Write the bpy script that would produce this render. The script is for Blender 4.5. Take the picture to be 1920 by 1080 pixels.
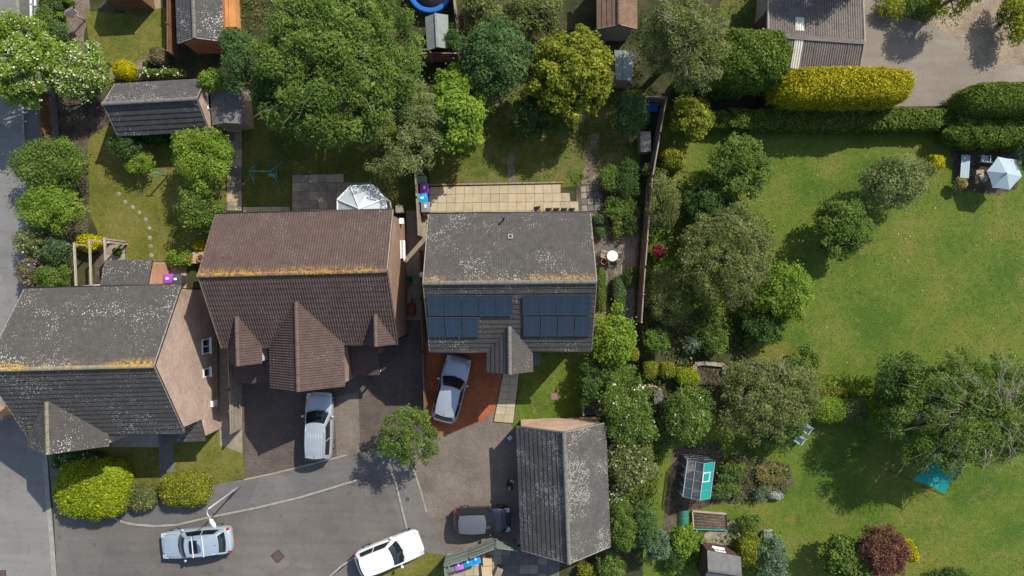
import bpy, bmesh, math, random
import numpy as np
from mathutils import Vector, Matrix
from mathutils.geometry import tessellate_polygon

for o in list(bpy.data.objects):
    bpy.data.objects.remove(o, do_unlink=True)
scn = bpy.context.scene
COL = scn.collection
R = math.radians

# ------------------------------------------------------------ camera, sky, sun, exposure
CAM_H = 45.0                      # drone height above the street, metres
PXM = 28.444                      # photograph pixels per metre on the ground
cam_d = bpy.data.cameras.new('camera'); cam_d.sensor_width = 36.0; cam_d.lens = 24.0
cam_d.clip_end = 2000.0
cam = bpy.data.objects.new('camera', cam_d); COL.objects.link(cam)
cam.location = (0, 0, CAM_H); cam.rotation_euler = (0, 0, 0)
scn.camera = cam
SUN_EL, SUN_AZ = R(43.0), math.atan2(0.665, 0.747)     # azimuth clockwise from +Y
sun_dir = Vector((math.sin(SUN_AZ)*math.cos(SUN_EL), math.cos(SUN_AZ)*math.cos(SUN_EL), math.sin(SUN_EL)))
world = bpy.data.worlds.new('World'); scn.world = world; world.use_nodes = True
wn = world.node_tree; bg = wn.nodes['Background']
sky = wn.nodes.new('ShaderNodeTexSky'); sky.sky_type = 'NISHITA'; sky.sun_disc = False
sky.sun_elevation = SUN_EL; sky.sun_rotation = SUN_AZ; sky.altitude = 50; sky.air_density = 1.0
sky.dust_density = 1.2; sky.ozone_density = 1.0
wn.links.new(sky.outputs[0], bg.inputs[0]); bg.inputs[1].default_value = 0.135
sl = bpy.data.lights.new('sun', 'SUN'); sl.energy = 4.0; sl.angle = R(0.53); sl.color = (1.0, 0.955, 0.88)
so = bpy.data.objects.new('sun', sl); COL.objects.link(so)
so.rotation_euler = (-sun_dir).to_track_quat('-Z', 'Y').to_euler(); so.location = sun_dir*60
scn.view_settings.view_transform = 'Standard'; scn.view_settings.look = 'None'
scn.view_settings.exposure = 0.58; scn.view_settings.gamma = 1.0
scn.cycles.max_bounces = 6; scn.cycles.transparent_max_bounces = 12

# ------------------------------------------------------------ helpers
def W(px, py, h=0.0):
    """survey point: plan position of a point seen at photo pixel (px, py) and standing h metres up"""
    f = (1 - h/CAM_H)/PXM
    return Vector(((px-960)*f, (540-py)*f, h))
def link(o, parent=None):
    COL.objects.link(o)
    if parent is not None: o.parent = parent
    return o
def tag(o, label=None, cat=None, group=None, kind=None):
    if label: o['label'] = label
    if cat: o['category'] = cat
    if group: o['group'] = group
    if kind: o['kind'] = kind
    return o
def thing(name, label, cat, loc=(0, 0, 0), rz=0.0, group=None):
    o = bpy.data.objects.new(name, None); o.empty_display_size = 0.2
    COL.objects.link(o); o.location = (loc[0], loc[1], 0.0) if isinstance(loc, Vector) else loc; o.rotation_euler = (0, 0, rz)
    return tag(o, label, cat, group)
def mat4(loc, rz):
    return Matrix.Translation(Vector(loc)) @ Matrix.Rotation(rz, 4, 'Z')

class MB:
    """mesh collector; build() links it as ONE object"""
    def __init__(s): s.v = []; s.f = []; s.sm = []
    def add(s, pts, faces, smooth=False):
        b = len(s.v); s.v += [tuple(p) for p in pts]
        for f in faces: s.f.append([b+i for i in f]); s.sm.append(smooth)
        return s
    def box(s, c, d, rz=0.0, m=None, taper=1.0):
        cx, cy, cz = c; a, b, h = d[0]/2, d[1]/2, d[2]/2
        M = m or Matrix.Rotation(rz, 3, 'Z')
        P = []
        for z in (-h, h):
            t = taper if z > 0 else 1.0
            for x, y in ((-a, -b), (a, -b), (a, b), (-a, b)):
                q = M @ Vector((x*t, y*t, z)); P.append((q.x+cx, q.y+cy, q.z+cz))
        return s.add(P, [(3, 2, 1, 0), (4, 5, 6, 7), (0, 1, 5, 4), (1, 2, 6, 5), (2, 3, 7, 6), (3, 0, 4, 7)])
    def bar(s, a, b, w, h, up=(0, 0, 1)):
        a, b = Vector(a), Vector(b); d = (b-a); L = d.length
        if L < 1e-6: return s
        x = d/L; z = Vector(up); z = z - x*z.dot(x)
        if z.length < 1e-4: z = Vector((1, 0, 0)); z = z - x*z.dot(x)
        z.normalize(); y = z.cross(x); M = Matrix((x, y, z)).transposed()
        return s.box((a+b)/2, (L, w, h), m=M)
    def tube(s, pts, r, n=8, cap=True, smooth=True):
        pts = [Vector(p) for p in pts]; rs = r if isinstance(r, (list, tuple)) else [r]*len(pts)
        P = []; u0 = None
        for i, p in enumerate(pts):
            d = (pts[min(i+1, len(pts)-1)]-pts[max(i-1, 0)])
            if d.length < 1e-9: d = Vector((0, 0, 1))
            d.normalize()
            if u0 is None: u0 = d.orthogonal()
            u = u0 - d*u0.dot(d)
            if u.length < 1e-5: u = d.orthogonal()
            u.normalize(); u0 = u; w = d.cross(u)
            for k in range(n):
                t = 2*math.pi*k/n; P.append(p + (u*math.cos(t)+w*math.sin(t))*rs[i])
        F = []
        for i in range(len(pts)-1):
            for k in range(n):
                F.append((i*n+k, i*n+(k+1) % n, (i+1)*n+(k+1) % n, (i+1)*n+k))
        s.add(P, F, smooth)
        if cap: b = len(s.v)-len(P); s.f.append([b+k for k in range(n)][::-1]); s.sm.append(False); s.f.append([b+(len(pts)-1)*n+k for k in range(n)]); s.sm.append(False)
        return s
    def lathe(s, prof, n=16, c=(0, 0, 0), smooth=True):
        P = []; F = []
        for r, z in prof:
            for k in range(n):
                t = 2*math.pi*k/n; P.append((c[0]+r*math.cos(t), c[1]+r*math.sin(t), c[2]+z))
        for i in range(len(prof)-1):
            for k in range(n): F.append((i*n+k, i*n+(k+1) % n, (i+1)*n+(k+1) % n, (i+1)*n+k))
        F.append(tuple(range(n))[::-1]); F.append(tuple((len(prof)-1)*n+k for k in range(n)))
        return s.add(P, F, smooth)
    def prism(s, poly, z0, z1):
        n = len(poly); P = [(p[0], p[1], z0) for p in poly]+[(p[0], p[1], z1) for p in poly]
        area = sum(poly[i][0]*poly[(i+1) % n][1]-poly[(i+1) % n][0]*poly[i][1] for i in range(n))
        if area < 0: P = [(p[0], p[1], z0) for p in poly[::-1]]+[(p[0], p[1], z1) for p in poly[::-1]]
        tris = tessellate_polygon([[Vector((p[0], p[1], 0)) for p in P[:n]]])
        F = []
        for t in tris:
            a, b, c = t
            A, B, C = P[a], P[b], P[c]
            if (B[0]-A[0])*(C[1]-A[1])-(B[1]-A[1])*(C[0]-A[0]) < 0: a, b, c = a, c, b
            F.append((a+n, b+n, c+n)); F.append((c, b, a))
        for i in range(n): j = (i+1) % n; F.append((i, j, j+n, i+n))
        return s.add(P, F)
    def extr(s, prof, x0, x1):
        """profile in (y,z), extruded along x"""
        n = len(prof); P = [(x0, y, z) for y, z in prof]+[(x1, y, z) for y, z in prof]
        F = [tuple(range(n))[::-1], tuple(range(n, 2*n))]
        for i in range(n): j = (i+1) % n; F.append((i, j, j+n, i+n))
        return s.add(P, F)
    def patch(s, fn, nu, nv, smooth=True, flip=False):
        P = [fn(i/nu, j/nv) for j in range(nv+1) for i in range(nu+1)]
        F = []
        for j in range(nv):
            for i in range(nu):
                a = j*(nu+1)+i; q = (a, a+1, a+nu+2, a+nu+1); F.append(q[::-1] if flip else q)
        return s.add(P, F, smooth)
    def mesh(s, name, mats, fix=False):
        me = bpy.data.meshes.new(name); me.from_pydata(s.v, [], s.f)
        me.polygons.foreach_set('use_smooth', s.sm)
        for m in (mats if isinstance(mats, (list, tuple)) else [mats]): me.materials.append(m)
        if fix:
            bm = bmesh.new(); bm.from_mesh(me); bmesh.ops.recalc_face_normals(bm, faces=bm.faces); bm.to_mesh(me); bm.free()
        uv = me.uv_layers.new(name='UVMap'); nl = len(me.loops)
        vi = np.empty(nl, np.int32); me.loops.foreach_get('vertex_index', vi)
        co = np.empty(len(me.vertices)*3); me.vertices.foreach_get('co', co); co = co.reshape(-1, 3)
        pn = np.empty(len(me.polygons)*3); me.polygons.foreach_get('normal', pn); pn = pn.reshape(-1, 3)
        tot = np.empty(len(me.polygons), np.int32); me.polygons.foreach_get('loop_total', tot)
        ln = np.repeat(pn, tot, axis=0); c = co[vi]
        h = np.hypot(ln[:, 0], ln[:, 1]); fl = h < 0.55; hs = np.where(h < 1e-6, 1, h)
        tx, ty = -ln[:, 1]/hs, ln[:, 0]/hs
        u = np.where(fl, c[:, 0], c[:, 0]*tx+c[:, 1]*ty); v = np.where(fl, c[:, 1], c[:, 2])
        uv.data.foreach_set('uv', np.stack([u, v], 1).ravel().astype(np.float32))
        return me
    def build(s, name, mat, parent=None, fix=False, loc=None):
        o = bpy.data.objects.new(name, s.mesh(name, mat, fix)); link(o, parent)
        if loc is not None: o.location = loc
        return o
def copy_tree(o, parent=None):
    c = o.copy(); COL.objects.link(c); c.parent = parent
    for ch in [x for x in bpy.data.objects if x.parent == o]: copy_tree(ch, c)
    return c
def jitter(poly, step, amp, seed=0):
    """subdivide a ground outline and make it slightly ragged"""
    rg = random.Random(seed); out = []
    n = len(poly)
    for i in range(n):
        a, b = Vector(poly[i][:2]), Vector(poly[(i+1) % n][:2]); d = b-a; L = d.length
        k = max(1, int(L/step)); nn = Vector((-d.y, d.x))/max(L, 1e-6)
        for j in range(k):
            p = a+d*(j/k)
            if j or amp > 0.03: p = p+nn*rg.uniform(-amp, amp)
            out.append((p.x, p.y))
    return out
def sheet(name, pts, z, mat, ragged=0.0, kind='structure', seed=1, thick=0.0):
    poly = [tuple(W(*p)[:2]) for p in pts]
    if ragged: poly = jitter(poly, 0.35, ragged, seed)
    n = len(poly); P = [Vector((x, y, z)) for x, y in poly]
    m = MB()
    if thick: m.prism(poly, z-thick, z)
    else:
        tr = tessellate_polygon([P]); F = []
        for a, b, c in tr:
            if (P[b]-P[a]).cross(P[c]-P[a]).z < 0: b, c = c, b
            F.append((a, b, c))
        m.add(P, F)
    o = m.build(name, mat); o['kind'] = kind
    return o

# ------------------------------------------------------------ materials
class NT:
    def __init__(s, name):
        s.m = bpy.data.materials.new(name); s.m.use_nodes = True; s.t = s.m.node_tree
        s.b = s.t.nodes['Principled BSDF']; s.out = s.t.nodes['Material Output']
    def n(s, typ, **kw):
        k = s.t.nodes.new(typ)
        for a, v in kw.items(): setattr(k, a, v)
        return k
    def put(s, sock, v):
        if hasattr(v, 'is_linked') or isinstance(v, bpy.types.NodeSocket): s.t.links.new(v, sock)
        else:
            if sock.type == 'RGBA' and len(v) == 3: v = (*v, 1)
            sock.default_value = v
    def pos(s): return s.n('ShaderNodeNewGeometry').outputs['Position']
    def uv(s): return s.n('ShaderNodeTexCoord').outputs['UV']
    def obj(s): return s.n('ShaderNodeTexCoord').outputs['Object']
    def mapping(s, vec, loc=(0, 0, 0), rot=(0, 0, 0), sc=(1, 1, 1)):
        k = s.n('ShaderNodeMapping'); s.put(k.inputs[0], vec); k.inputs[1].default_value = loc
        k.inputs[2].default_value = rot; k.inputs[3].default_value = sc; return k.outputs[0]
    def noise(s, scale, detail=3, rough=0.55, vec=None, dist=0.0):
        k = s.n('ShaderNodeTexNoise'); s.put(k.inputs['Vector'], vec if vec is not None else s.pos())
        k.inputs['Scale'].default_value = scale; k.inputs['Detail'].default_value = detail
        k.inputs['Roughness'].default_value = rough; k.inputs['Distortion'].default_value = dist
        return k.outputs[0]
    def vor(s, scale, vec=None, feature='F1', out=0):
        k = s.n('ShaderNodeTexVoronoi', feature=feature); s.put(k.inputs['Vector'], vec if vec is not None else s.pos())
        k.inputs['Scale'].default_value = scale; return k.outputs[out]
    def ramp(s, fac, stops, interp='LINEAR'):
        k = s.n('ShaderNodeValToRGB'); s.put(k.inputs[0], fac); cr = k.color_ramp; cr.interpolation = interp
        while len(cr.elements) < len(stops): cr.elements.new(0.5)
        for e, (p, c) in zip(cr.elements, stops):
            e.position = p; e.color = (c, c, c, 1) if not hasattr(c, '__len__') else (*c, 1)
        return k.outputs[0]
    def mix(s, fac, a, b, blend='MIX'):
        k = s.n('ShaderNodeMix', data_type='RGBA', blend_type=blend)
        s.put(k.inputs[0], fac); s.put(k.inputs[6], a); s.put(k.inputs[7], b); return k.outputs[2]
    def math(s, op, a, b=0.0, clamp=False):
        k = s.n('ShaderNodeMath', operation=op, use_clamp=clamp); s.put(k.inputs[0], a); s.put(k.inputs[1], b); return k.outputs[0]
    def bump(s, h, strength=0.4, dist=0.02):
        k = s.n('ShaderNodeBump'); k.inputs['Strength'].default_value = strength; k.inputs['Distance'].default_value = dist
        s.put(k.inputs['Height'], h); s.t.links.new(k.outputs[0], s.b.inputs['Normal'])
    def fin(s, col, rough=0.8, metal=0.0, spec=0.3):
        s.put(s.b.inputs['Base Color'], col); s.put(s.b.inputs['Roughness'], rough)
        s.b.inputs['Metallic'].default_value = metal; s.b.inputs['Specular IOR Level'].default_value = spec
        return s.m
def sc(c, k): return tuple(min(1, x*k) for x in c)
def plain(name, c, rough=0.7, metal=0.0, var=0.12, scale=6.0, spec=0.3, bump=0.0):
    t = NT(name); f = t.noise(scale, 4, 0.6)
    col = t.ramp(f, [(0.25, sc(c, 1-var)), (0.75, sc(c, 1+var))])
    if bump: t.bump(t.noise(scale*6, 2), bump, 0.01)
    return t.fin(col, rough, metal, spec)
def grassy(name, c1, c2, c3, big=0.22, straw=None):
    t = NT(name)
    a = t.noise(big, 4, 0.6); b = t.noise(2.2, 4, 0.65); f = t.noise(11, 3, 0.7)
    x = t.math('ADD', t.math('MULTIPLY', a, 0.75), t.math('MULTIPLY', b, 0.25))
    col = t.ramp(x, [(0.40, c1), (0.50, c2), (0.61, c3)])
    if straw is not None:
        w = t.ramp(t.noise(0.55, 5, 0.7), [(0.56, 0), (0.72, 0.75)])
        col = t.mix(w, col, straw)
    col = t.mix(t.ramp(t.noise(.8, 5, .7, vec=t.mapping(t.pos(), loc=(9, 4, 0))), [(.54, 0), (.68, .55)]), col, sc(c1, .9))
    col = t.mix(1.0, col, t.ramp(t.noise(4.5, 4, .7), [(0.3, 0.80), (0.7, 1.2)]), 'MULTIPLY')
    col = t.mix(1.0, col, t.ramp(f, [(0.3, 0.70), (0.7, 1.30)]), 'MULTIPLY')
    t.bump(t.noise(16, 3, 0.7), 0.9, 0.05)
    return t.fin(col, 0.9, 0, 0.15)
def asphalt(name, c, patch=0.2):
    t = NT(name)
    a = t.noise(0.35, 5, 0.65); f = t.noise(24, 2, 0.7)
    col = t.ramp(a, [(0.3, sc(c, 1-patch)), (0.7, sc(c, 1+patch))])
    st = t.ramp(t.noise(1.3, 4, 0.7, dist=0.6), [(0.30, 0.72), (0.42, 1.0)])
    col = t.mix(0.6, col, st, 'MULTIPLY')
    # repair patches, tyre-polished streaks, oil spots and cracks
    k = t.n('ShaderNodeTexVoronoi', feature='F1', distance='CHEBYCHEV'); t.put(k.inputs['Vector'], t.mapping(t.pos(), rot=(0, 0, .35))); k.inputs['Scale'].default_value = .16
    col = t.mix(1.0, col, t.ramp(k.outputs['Color'], [(0.15, 0.90), (0.85, 1.07)]), 'MULTIPLY')
    stv = t.mapping(t.pos(), rot=(0, 0, -.22), sc=(.25, 2.2, 1)); col = t.mix(0.5, col, t.ramp(t.noise(.9, 4, .6, vec=stv), [(.35, .82), (.65, 1.12)]), 'MULTIPLY')
    oil = t.math('LESS_THAN', t.vor(.55, t.mapping(t.pos(), loc=(2.3, .7, 0))), t.math('MULTIPLY', t.noise(3, 3), .16)); col = t.mix(t.math('MULTIPLY', oil, .35), col, sc(c, .45))
    dv = t.n('ShaderNodeVectorMath', operation='ADD'); t.put(dv.inputs[0], t.pos()); nn = t.n('ShaderNodeTexNoise'); t.put(nn.inputs['Vector'], t.pos()); nn.inputs['Scale'].default_value = 1.3; nn.inputs['Detail'].default_value = 4; t.put(dv.inputs[1], nn.outputs['Color'])
    cr = t.math('LESS_THAN', t.vor(.30, dv.outputs[0], 'DISTANCE_TO_EDGE'), .0045); col = t.mix(t.math('MULTIPLY', cr, .28), col, sc(c, .4))
    col = t.mix(1.0, col, t.ramp(f, [(0.3, 0.84), (0.7, 1.16)]), 'MULTIPLY')
    t.bump(f, 0.35, 0.01)
    return t.fin(col, 0.9, 0, 0.25)
def blocks(name, c1, c2, mortar, rot=0.0, bw=0.2, bh=0.1, moss=None, mossamt=0.6):
    t = NT(name); v = t.mapping(t.pos(), rot=(0, 0, rot))
    k = t.n('ShaderNodeTexBrick'); t.put(k.inputs[0], v)
    t.put(k.inputs['Color1'], c1); t.put(k.inputs['Color2'], c2); t.put(k.inputs['Mortar'], mortar)
    k.inputs['Scale'].default_value = 1.0; k.inputs['Brick Width'].default_value = bw; k.inputs['Row Height'].default_value = bh
    k.inputs['Mortar Size'].default_value = 0.012; k.inputs['Bias'].default_value = -0.1
    col = k.outputs[0]
    col = t.mix(1.0, col, t.ramp(t.noise(0.5, 5, 0.65), [(0.3, 0.72), (0.7, 1.25)]), 'MULTIPLY')
    if moss is not None:
        col = t.mix(t.ramp(t.noise(0.8, 5, 0.7), [(0.5, 0), (0.68, mossamt)]), col, moss)
    col = t.mix(1.0, col, t.ramp(t.noise(18, 2, 0.7), [(0.3, 0.75), (0.7, 1.25)]), 'MULTIPLY')
    t.bump(k.outputs[1], -0.4, 0.01)
    return t.fin(col, 0.9, 0, 0.2)
def brickwall(name, c1, c2, mortar):
    t = NT(name); v = t.uv()
    k = t.n('ShaderNodeTexBrick'); t.put(k.inputs[0], v)
    t.put(k.inputs['Color1'], c1); t.put(k.inputs['Color2'], c2); t.put(k.inputs['Mortar'], mortar)
    k.inputs['Scale'].default_value = 1.0; k.inputs['Brick Width'].default_value = 0.225; k.inputs['Row Height'].default_value = 0.135
    k.inputs['Mortar Size'].default_value = 0.011
    col = t.mix(1.0, k.outputs[0], t.ramp(t.noise(0.8, 4, 0.6), [(0.3, 0.8), (0.7, 1.15)]), 'MULTIPLY')
    col = t.mix(1.0, col, t.ramp(t.noise(7, 3, 0.7, vec=t.mapping(v, sc=(1, 2.2, 1))), [(0.3, 0.72), (0.7, 1.28)]), 'MULTIPLY')
    t.bump(k.outputs[1], -0.8, 0.02)
    return t.fin(col, 0.9, 0, 0.2)
def rooftile(name, c, ridge=None, lichen=0.5, gold=0.0, warm=None, spot=(0.42, 0.42, 0.38), nearridge=0.0):
    """concrete tile with lichen; ridge = (point, perpendicular dir) for the growth along the ridge"""
    t = NT(name); p = t.pos()
    col = t.ramp(t.noise(2.6, 4, 0.7), [(0.25, sc(c, 0.72)), (0.75, sc(c, 1.3))])
    if warm is not None: col = t.mix(t.ramp(t.noise(0.9, 4, 0.7), [(0.4, 0), (0.65, 0.7)]), col, warm)
    col = t.mix(1.0, col, t.ramp(t.noise(20, 2, 0.7), [(0.3, 0.72), (0.7, 1.3)]), 'MULTIPLY')
    gate = t.ramp(t.noise(0.45, 4, 0.65), [(0.42, 0.035), (0.62, 0.21)])
    if ridge is not None:
        s = t.n('ShaderNodeVectorMath', operation='SUBTRACT'); t.put(s.inputs[0], p); s.inputs[1].default_value = ridge[0]
        d = t.n('ShaderNodeVectorMath', operation='DOT_PRODUCT'); t.put(d.inputs[0], s.outputs[0]); d.inputs[1].default_value = ridge[1]
        dist = d.outputs['Value']
        up = t.ramp(t.math('ABSOLUTE', dist), [(0.0, 1), (0.99, 0)])
        if nearridge:
            side = t.math('GREATER_THAN', dist, 0.0)
            gate = t.math('ADD', gate, t.math('MULTIPLY', t.math('MULTIPLY', up, side), nearridge))
    vd = t.vor(9.0, p); sp = t.math('LESS_THAN', vd, t.math('MULTIPLY', gate, lichen*1.6))
    vd2 = t.vor(4.2, t.mapping(p, loc=(3.1, 1.7, .4))); sp2 = t.math('LESS_THAN', vd2, t.math('MULTIPLY', gate, lichen*1.05))
    sp = t.math('MAXIMUM', sp, sp2)
    col = t.mix(t.math('MULTIPLY', sp, 0.85), col, spot)
    if gold and ridge is not None:
        g = t.math('MULTIPLY', t.ramp(t.math('ABSOLUTE', dist), [(0.0, 1), (0.22, 0.95), (0.50, 0)]),
                   t.ramp(t.noise(5.5, 4, 0.8), [(0.46, 0), (0.56, 1)]))
        g = t.math('MULTIPLY', g, t.ramp(t.noise(0.35, 3, 0.6), [(0.42, 0.12), (0.54, 1)]))
        g = t.math('MULTIPLY', g, t.math('ADD', t.math('MULTIPLY', t.math('GREATER_THAN', dist, -.1), .8), .2)); col = t.mix(t.math('MULTIPLY', g, gold), col, (0.42, 0.235, 0.025))
    t.bump(t.noise(30, 2, 0.7), 0.4, 0.01)
    return t.fin(col, 0.92, 0, 0.2)
def leafmat(name, c1, c2, c3=None, trans=0.3, rough=0.75, spec=0.07):
    t = NT(name); a = t.n('ShaderNodeAttribute'); a.attribute_name = 'lv'
    x = t.math('ADD', t.math('MULTIPLY', a.outputs['Fac'], 0.7), t.math('MULTIPLY', t.noise(1.4, 3, 0.6), 0.3))
    st = [(0.12, c1), (0.62, c2)]
    if c3 is not None: st.append((0.86, c3))
    col = t.ramp(x, st)
    t.fin(col, rough, 0, spec)
    tr = t.n('ShaderNodeBsdfTranslucent'); t.put(tr.inputs[0], t.mix(1.0, col, (1.35, 1.5, 0.6), 'MULTIPLY'))
    mx = t.n('ShaderNodeMixShader'); mx.inputs[0].default_value = trans
    t.t.links.new(t.b.outputs[0], mx.inputs[1]); t.t.links.new(tr.outputs[0], mx.inputs[2]); t.t.links.new(mx.outputs[0], t.out.inputs[0])
    return t.m
def glassy(name, c, rough=0.04, alpha=1.0, spec=0.6):
    t = NT(name); m = t.fin(c, rough, 0, spec)
    if alpha < 1:
        tp = t.n('ShaderNodeBsdfTransparent'); mx = t.n('ShaderNodeMixShader'); mx.inputs[0].default_value = alpha
        t.t.links.new(tp.outputs[0], mx.inputs[1]); t.t.links.new(t.b.outputs[0], mx.inputs[2]); t.t.links.new(mx.outputs[0], t.out.inputs[0])
    return m
def carpaint(name, c, metal=0.0, rough=0.32, coat=0.6):
    t = NT(name); t.fin(t.ramp(t.noise(3, 3), [(0.3, sc(c, .95)), (0.7, sc(c, 1.05))]), rough, metal, 0.5)
    t.b.inputs['Coat Weight'].default_value = coat; t.b.inputs['Coat Roughness'].default_value = 0.06
    return t.m
def timber(name, c, var=0.25):
    t = NT(name); v = t.mapping(t.obj(), sc=(9, 9, 1.2))
    col = t.ramp(t.noise(1.6, 4, 0.7, vec=v), [(0.25, sc(c, 1-var)), (0.75, sc(c, 1+var))])
    col = t.mix(0.7, col, t.ramp(t.noise(1.1, 3), [(0.3, 0.75), (0.7, 1.2)]), 'MULTIPLY')
    return t.fin(col, 0.85, 0, 0.2)
M = {}
M['street'] = asphalt('street_asphalt', (0.182, 0.174, 0.158), 0.10)
M['close'] = asphalt('close_asphalt', (0.120, 0.108, 0.094), 0.16)
M['footway'] = asphalt('footway_asphalt', (0.122, 0.115, 0.104), 0.14)
M['kerb'] = plain('kerb_concrete', (0.25, 0.232, 0.198), 0.9, var=0.25, scale=3)
M['drive_brown'] = blocks('drive_blocks_brown', (0.125, 0.085, 0.066), (0.085, 0.066, 0.057), (0.06, 0.055, 0.045), R(1), moss=(0.10, 0.095, 0.08))
M['drive_grey'] = blocks('drive_blocks_grey', (0.175, 0.132, 0.104), (0.135, 0.108, 0.09), (0.115, 0.105, 0.085), R(20), moss=(0.15, 0.14, 0.115))
M['drive_red'] = blocks('drive_blocks_red', (0.42, 0.115, 0.036), (0.32, 0.09, 0.032), (0.12, 0.06, 0.035), R(12), moss=(0.16, 0.10, 0.06), mossamt=0.35)
M['lawn'] = grassy('lawn_grass', (0.056, 0.100, 0.012), (0.090, 0.128, 0.016), (0.130, 0.138, 0.025), 0.20, (0.17, 0.142, 0.045))
M['lawn_dry'] = grassy('lawn_grass_dry', (0.088, 0.098, 0.016), (0.122, 0.122, 0.022), (0.152, 0.136, 0.036), 0.4, (0.165, 0.13, 0.05))
M['lawn_rough'] = grassy('lawn_grass_rough', (0.055, 0.075, 0.012), (0.088, 0.104, 0.018), (0.12, 0.115, 0.03), 0.5, (0.12, 0.095, 0.045))
M['lawn_worn'] = grassy('lawn_grass_worn', (0.060, 0.082, 0.013), (0.100, 0.112, 0.020), (0.140, 0.115, 0.045), 0.55, (0.17, 0.125, 0.075))
M['ground'] = grassy('ground_soil_grass', (0.030, 0.034, 0.012), (0.048, 0.050, 0.017), (0.075, 0.064, 0.03), 0.5, (0.09, 0.07, 0.045))
M['soil'] = grassy('bed_soil', (0.050, 0.036, 0.024), (0.085, 0.064, 0.045), (0.12, 0.095, 0.07), 0.8)
M['bark'] = grassy('bark_path', (0.12, 0.085, 0.06), (0.165, 0.125, 0.092), (0.21, 0.17, 0.13), 0.8)
M['gravel'] = grassy('gravel', (0.20, 0.15, 0.10), (0.27, 0.21, 0.145), (0.33, 0.27, 0.19), 0.5)
M['concrete_yard'] = asphalt('yard_concrete', (0.21, 0.175, 0.135), 0.14)
M['concrete'] = plain('pale_concrete', (0.26, 0.23, 0.18), 0.9, var=0.25, scale=2.5, bump=0.2)
M['slab_a'] = plain('buff_slab', (0.365, 0.30, 0.19), 0.9, var=0.16, scale=2.2, bump=0.15)
M['slab_b'] = plain('sand_slab', (0.335, 0.275, 0.175), 0.9, var=0.2, scale=2.6, bump=0.15)
M['slab_c'] = plain('honey_slab', (0.375, 0.315, 0.205), 0.9, var=0.16, scale=2.0, bump=0.15)
M['slab_grey'] = plain('grey_slab', (0.225, 0.185, 0.135), 0.9, var=0.3, scale=2.0, bump=0.2)
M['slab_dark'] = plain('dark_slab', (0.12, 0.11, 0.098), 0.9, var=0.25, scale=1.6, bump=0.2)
M['white'] = plain('white_upvc', (0.72, 0.72, 0.70), 0.4, var=0.06, scale=3)
M['white_metal'] = plain('white_metal', (0.62, 0.63, 0.62), 0.45, var=0.08, scale=3)
M['black'] = plain('black_plastic', (0.022, 0.022, 0.024), 0.5, var=0.2)
M['dark_metal'] = plain('dark_metal', (0.045, 0.045, 0.05), 0.45, 0.3, var=0.2)
M['steel'] = plain('galvanised_steel', (0.48, 0.49, 0.49), 0.4, 0.55, var=0.12, scale=2)
M['glass'] = glassy('window_glass', (0.012, 0.018, 0.024), 0.05)
M['fence_brown'] = timber('fence_brown', (0.16, 0.085, 0.048))
M['fence_pale'] = timber('fence_weathered', (0.25, 0.205, 0.15))
M['fence_grey'] = timber('fence_grey_green', (0.155, 0.18, 0.155), 0.15)
M['timber_pale'] = timber('timber_pale', (0.34, 0.29, 0.22), 0.2)
M['timber_orange'] = timber('timber_orange', (0.48, 0.22, 0.075), 0.2)
M['timber_dark'] = timber('timber_dark', (0.075, 0.040, 0.032), 0.3)
M['bark_trunk'] = timber('tree_bark', (0.13, 0.10, 0.075), 0.3)
M['twig'] = timber('pale_twig', (0.26, 0.22, 0.175), 0.25)
M['felt_grey'] = plain('roof_felt_grey', (0.125, 0.12, 0.115), 0.95, var=0.2, scale=3, bump=0.3)
M['felt_green'] = plain('roof_felt_pale', (0.20, 0.22, 0.195), 0.9, var=0.2, scale=2.5, bump=0.3)
M['teal'] = plain('teal_paint', (0.06, 0.26, 0.22), 0.5, var=0.12)
M['teal_net'] = plain('teal_shade_fabric', (0.008, 0.22, 0.185), 0.75, var=0.18, scale=3)
M['terracotta'] = plain('terracotta', (0.36, 0.13, 0.06), 0.85, var=0.2)
M['tan'] = plain('cardboard', (0.46, 0.34, 0.19), 0.85, var=0.1)
M['brick_1'] = brickwall('brick_brown_pink', (0.43, 0.295, 0.22), (0.34, 0.22, 0.16), (0.42, 0.36, 0.30))
M['brick_2'] = brickwall('brick_red_brown', (0.30, 0.185, 0.125), (0.25, 0.15, 0.10), (0.28, 0.23, 0.18))
M['brick_3'] = brickwall('brick_orange', (0.46, 0.235, 0.135), (0.40, 0.20, 0.11), (0.38, 0.30, 0.22))
M['brick_5'] = brickwall('brick_buff_pink', (0.50, 0.33, 0.225), (0.44, 0.275, 0.18), (0.42, 0.35, 0.28))
M['brick_4'] = brickwall('brick_dark_orange', (0.36, 0.13, 0.05), (0.28, 0.10, 0.045), (0.28, 0.18, 0.1))

# ------------------------------------------------------------ ground and hard surfaces
g = MB(); g.add([(-300, -300, 0), (300, -300, 0), (300, 300, 0), (-300, 300, 0)], [(0, 1, 2, 3)])
tag(g.build('ground', M['ground']), kind='structure')
sheet('street_road', [(-190, -1500), (40, -1500), (33, 0), (46, 280), (52, 420), (46, 560), (60, 700), (84, 850), (92, 960), (98, 1080), (130, 1700), (-150, 1700)], 0.006, M['street'])
sheet('street_pavement', [(36, -1500), (72, -1500), (72, 0), (108, 200), (112, 300), (90, 330), (70, 420), (64, 560), (70, 640), (62, 690), (49, 560), (55, 420), (49, 280), (36, 0)], 0.012, M['footway'])
sheet('close_road', [(90, 850), (150, 880), (190, 920), (215, 945), (250, 960), (330, 960), (390, 950), (480, 930), (560, 910), (670, 880), (745, 860), (760, 908), (775, 975), (780, 1000), (700, 1020), (660, 1047), (618, 1080), (590, 1120), (570, 1700), (150, 1700), (107, 1080), (101, 960)], 0.010, M['close'])
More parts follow.
